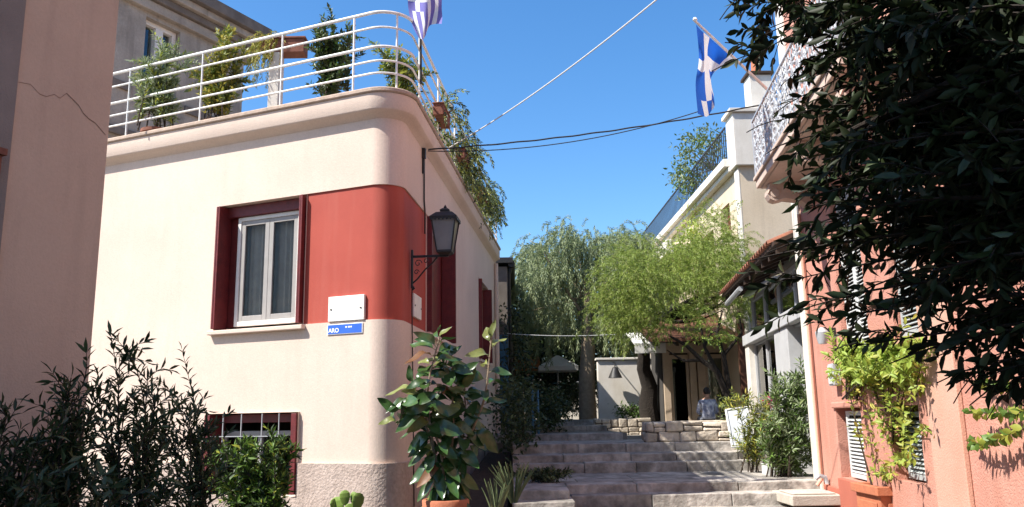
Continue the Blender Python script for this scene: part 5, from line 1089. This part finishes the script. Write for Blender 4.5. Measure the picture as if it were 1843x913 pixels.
# ================================================================== CABLES
def cable(name, label, a, b, sag, r, m, n=24, wig=0):
    pts = [a + (b - a) * t + V(0, 0, -4 * sag * t * (1 - t) + wig * sin(t * 60)) for t in np.linspace(0, 1, n)]; w = MB(); w.tube(pts, r, 8); return tag(w.build(name, m, smooth=True, fix=False), label, 'cable')
ca = hp(1.35, 5.19, .08); cbp = pp(.35, 6.0, .06)
cbp = at(1420, 178, 11.2)
cable('power_cable', 'black twisted overhead cable from the cream house to the pink building', ca, cbp, .10, .011, 'cable', 60, .004)
cable('power_cable', 'thinner sagging black cable below the twisted overhead cable', ca + V(0, 0, -.02), at(1260, 200, 10.9), .17, .007, 'cable')
cable('power_cable', 'white overhead cable rising to the top right from the cream house', hp(1.9, 5.35, .2), at(1215, -28, 7.5), .10, .008, 'cable_white')
cable('thin_wire', 'thin pale wire crossing the lane before the weeping tree', at(905, 600, 20.3), at(1110, 602, 20.5), .05, .008, 'cable_white')

# ================================================================== SEATED PERSON
def person(base):
    bx, by, bz = base; root = thing('person', 'person in a patterned blue grey shirt sitting with back turned', 'person', base)
    J = {'pel': (0, 0, .42), 'wst': (0, -.02, .56), 'chs': (0, .0, .74), 'shc': (0, .03, .88), 'nk': (0, .07, .95), 'hd0': (.02, .10, 1.02), 'hd1': (.02, .13, 1.12), 'hd2': (.02, .13, 1.19),
         'sl': (-.17, .03, .87), 'el': (-.24, .06, .62), 'wl': (-.10, .30, .55), 'hl': (-.05, .37, .57), 'sr': (.17, .03, .87), 'er': (.24, .06, .62), 'wr': (.10, .30, .55), 'hr': (.05, .37, .57),
         'tl': (-.10, .05, .42), 'kl': (-.13, .45, .46), 'al': (-.13, .47, .09), 'fl': (-.13, .60, .04), 'tr': (.10, .05, .42), 'kr': (.13, .45, .46), 'ar': (.13, .47, .09), 'fr': (.13, .60, .04)}
    PS = .86
    J = {k_: tuple(PS * q_ for q_ in v_) for k_, v_ in J.items()}
    R = {'pel': (.17, .14), 'wst': (.16, .12), 'chs': (.175, .13), 'shc': (.13, .10), 'nk': (.055, .055), 'hd0': (.07, .08), 'hd1': (.078, .095), 'hd2': (.06, .075), 'sl': (.07, .07), 'el': (.05, .05), 'wl': (.035, .035), 'hl': (.04, .03), 'tl': (.10, .10), 'kl': (.07, .07), 'al': (.05, .05), 'fl': (.045, .035)}
    for k in list(R):
        if k[-1] == 'l' and len(k) == 2: R[k[0] + 'r'] = R[k]
    R = {k_: tuple(PS * q_ for q_ in v_) for k_, v_ in R.items()}
    E = [('pel', 'wst'), ('wst', 'chs'), ('chs', 'shc'), ('shc', 'nk'), ('nk', 'hd0'), ('hd0', 'hd1'), ('hd1', 'hd2'), ('shc', 'sl'), ('sl', 'el'), ('el', 'wl'), ('wl', 'hl'), ('shc', 'sr'), ('sr', 'er'), ('er', 'wr'), ('wr', 'hr'), ('pel', 'tl'), ('tl', 'kl'), ('kl', 'al'), ('al', 'fl'), ('pel', 'tr'), ('tr', 'kr'), ('kr', 'ar'), ('ar', 'fr')]
    ks = list(J); me = bpy.data.meshes.new('body'); me.from_pydata([(bx + J[k][0], by + J[k][1], bz + J[k][2]) for k in ks], [(ks.index(a), ks.index(b)) for a, b in E], [])
    o = bpy.data.objects.new('body', me); COL.objects.link(o); md = o.modifiers.new('skin', 'SKIN'); md.use_smooth_shade = True; o.modifiers.new('sub', 'SUBSURF').levels = 2; o.modifiers['sub'].render_levels = 2
    if not me.skin_vertices: 
        bpy.context.view_layer.objects.active = o; bpy.ops.mesh.customdata_skin_add()
    for i, k in enumerate(ks): me.skin_vertices[0].data[i].radius = R[k]; me.skin_vertices[0].data[i].use_root = (k == 'pel')
    dg = bpy.context.evaluated_depsgraph_get(); m2 = bpy.data.meshes.new_from_object(o.evaluated_get(dg)); bpy.data.objects.remove(o)
    m2.materials.clear()
    for m in ('shirt', 'skin', 'trousers'): m2.materials.append(MATS[m])
    for p in m2.polygons:
        c = p.center; z = (c.z - bz) / PS; y = (c.y - by) / PS; p.use_smooth = True
        p.material_index = 1 if (z > .93 or (y > .2 and z > .52 and z < .7 and abs(c.x - bx) < .2) or z < .03 and 0) else (2 if z < .44 or y > .18 else 0)
    o = bpy.data.objects.new('body', m2); COL.objects.link(o); adopt(o, root)
    w = MB(); vs = []; n = 14
    for i in range(9):
        th = pi * i / 8 * .62
        for j in range(n): 
            f = 2 * pi * j / n; rr = .098 + .006 * sin(j * 5 + i); vs.append((bx + PS * (.02 + rr * .92 * sin(th) * cos(f)), by + PS * (.105 + rr * 1.08 * sin(th) * sin(f)), bz + PS * (1.125 + rr * 1.15 * cos(th) - .02 * (sin(f) < 0) * sin(th))))
    w.add(vs, [(i * n + j, i * n + (j + 1) % n, (i + 1) * n + (j + 1) % n, (i + 1) * n + j) for i in range(8) for j in range(n)]); w.build('hair', 'hair', root, smooth=True)
    for sx in (-1, 1): w = MB(); w.lathe((bx + PS * (.02 + sx * .088), by + PS * .12, bz + PS * 1.085), [(.004, -.026), (.014, -.01), (.016, .01), (.006, .028)], 8); w.build('ear', 'skin', root, smooth=True)
    return root
pz0 = at(1272, 701, 18.3); person((pz0[0], 18.3, 1.13))
sto = thing('stool', 'low wooden stool under the seated person', 'stool', (pz0[0], 18.3, 1.14)); zz = 1.13 + .27
lpart('seat', 'dark_wood', [(pz0[0] - .18, pz0[0] + .18, 18.14, 18.48, zz - .05, zz)], sto)
for sx in (-.15, .15):
    for sy in (18.17, 18.45): lpart('leg', 'dark_wood', [(pz0[0] + sx - .02, pz0[0] + sx + .02, sy - .02, sy + .02, 1.0, zz - .051)], sto, 0)
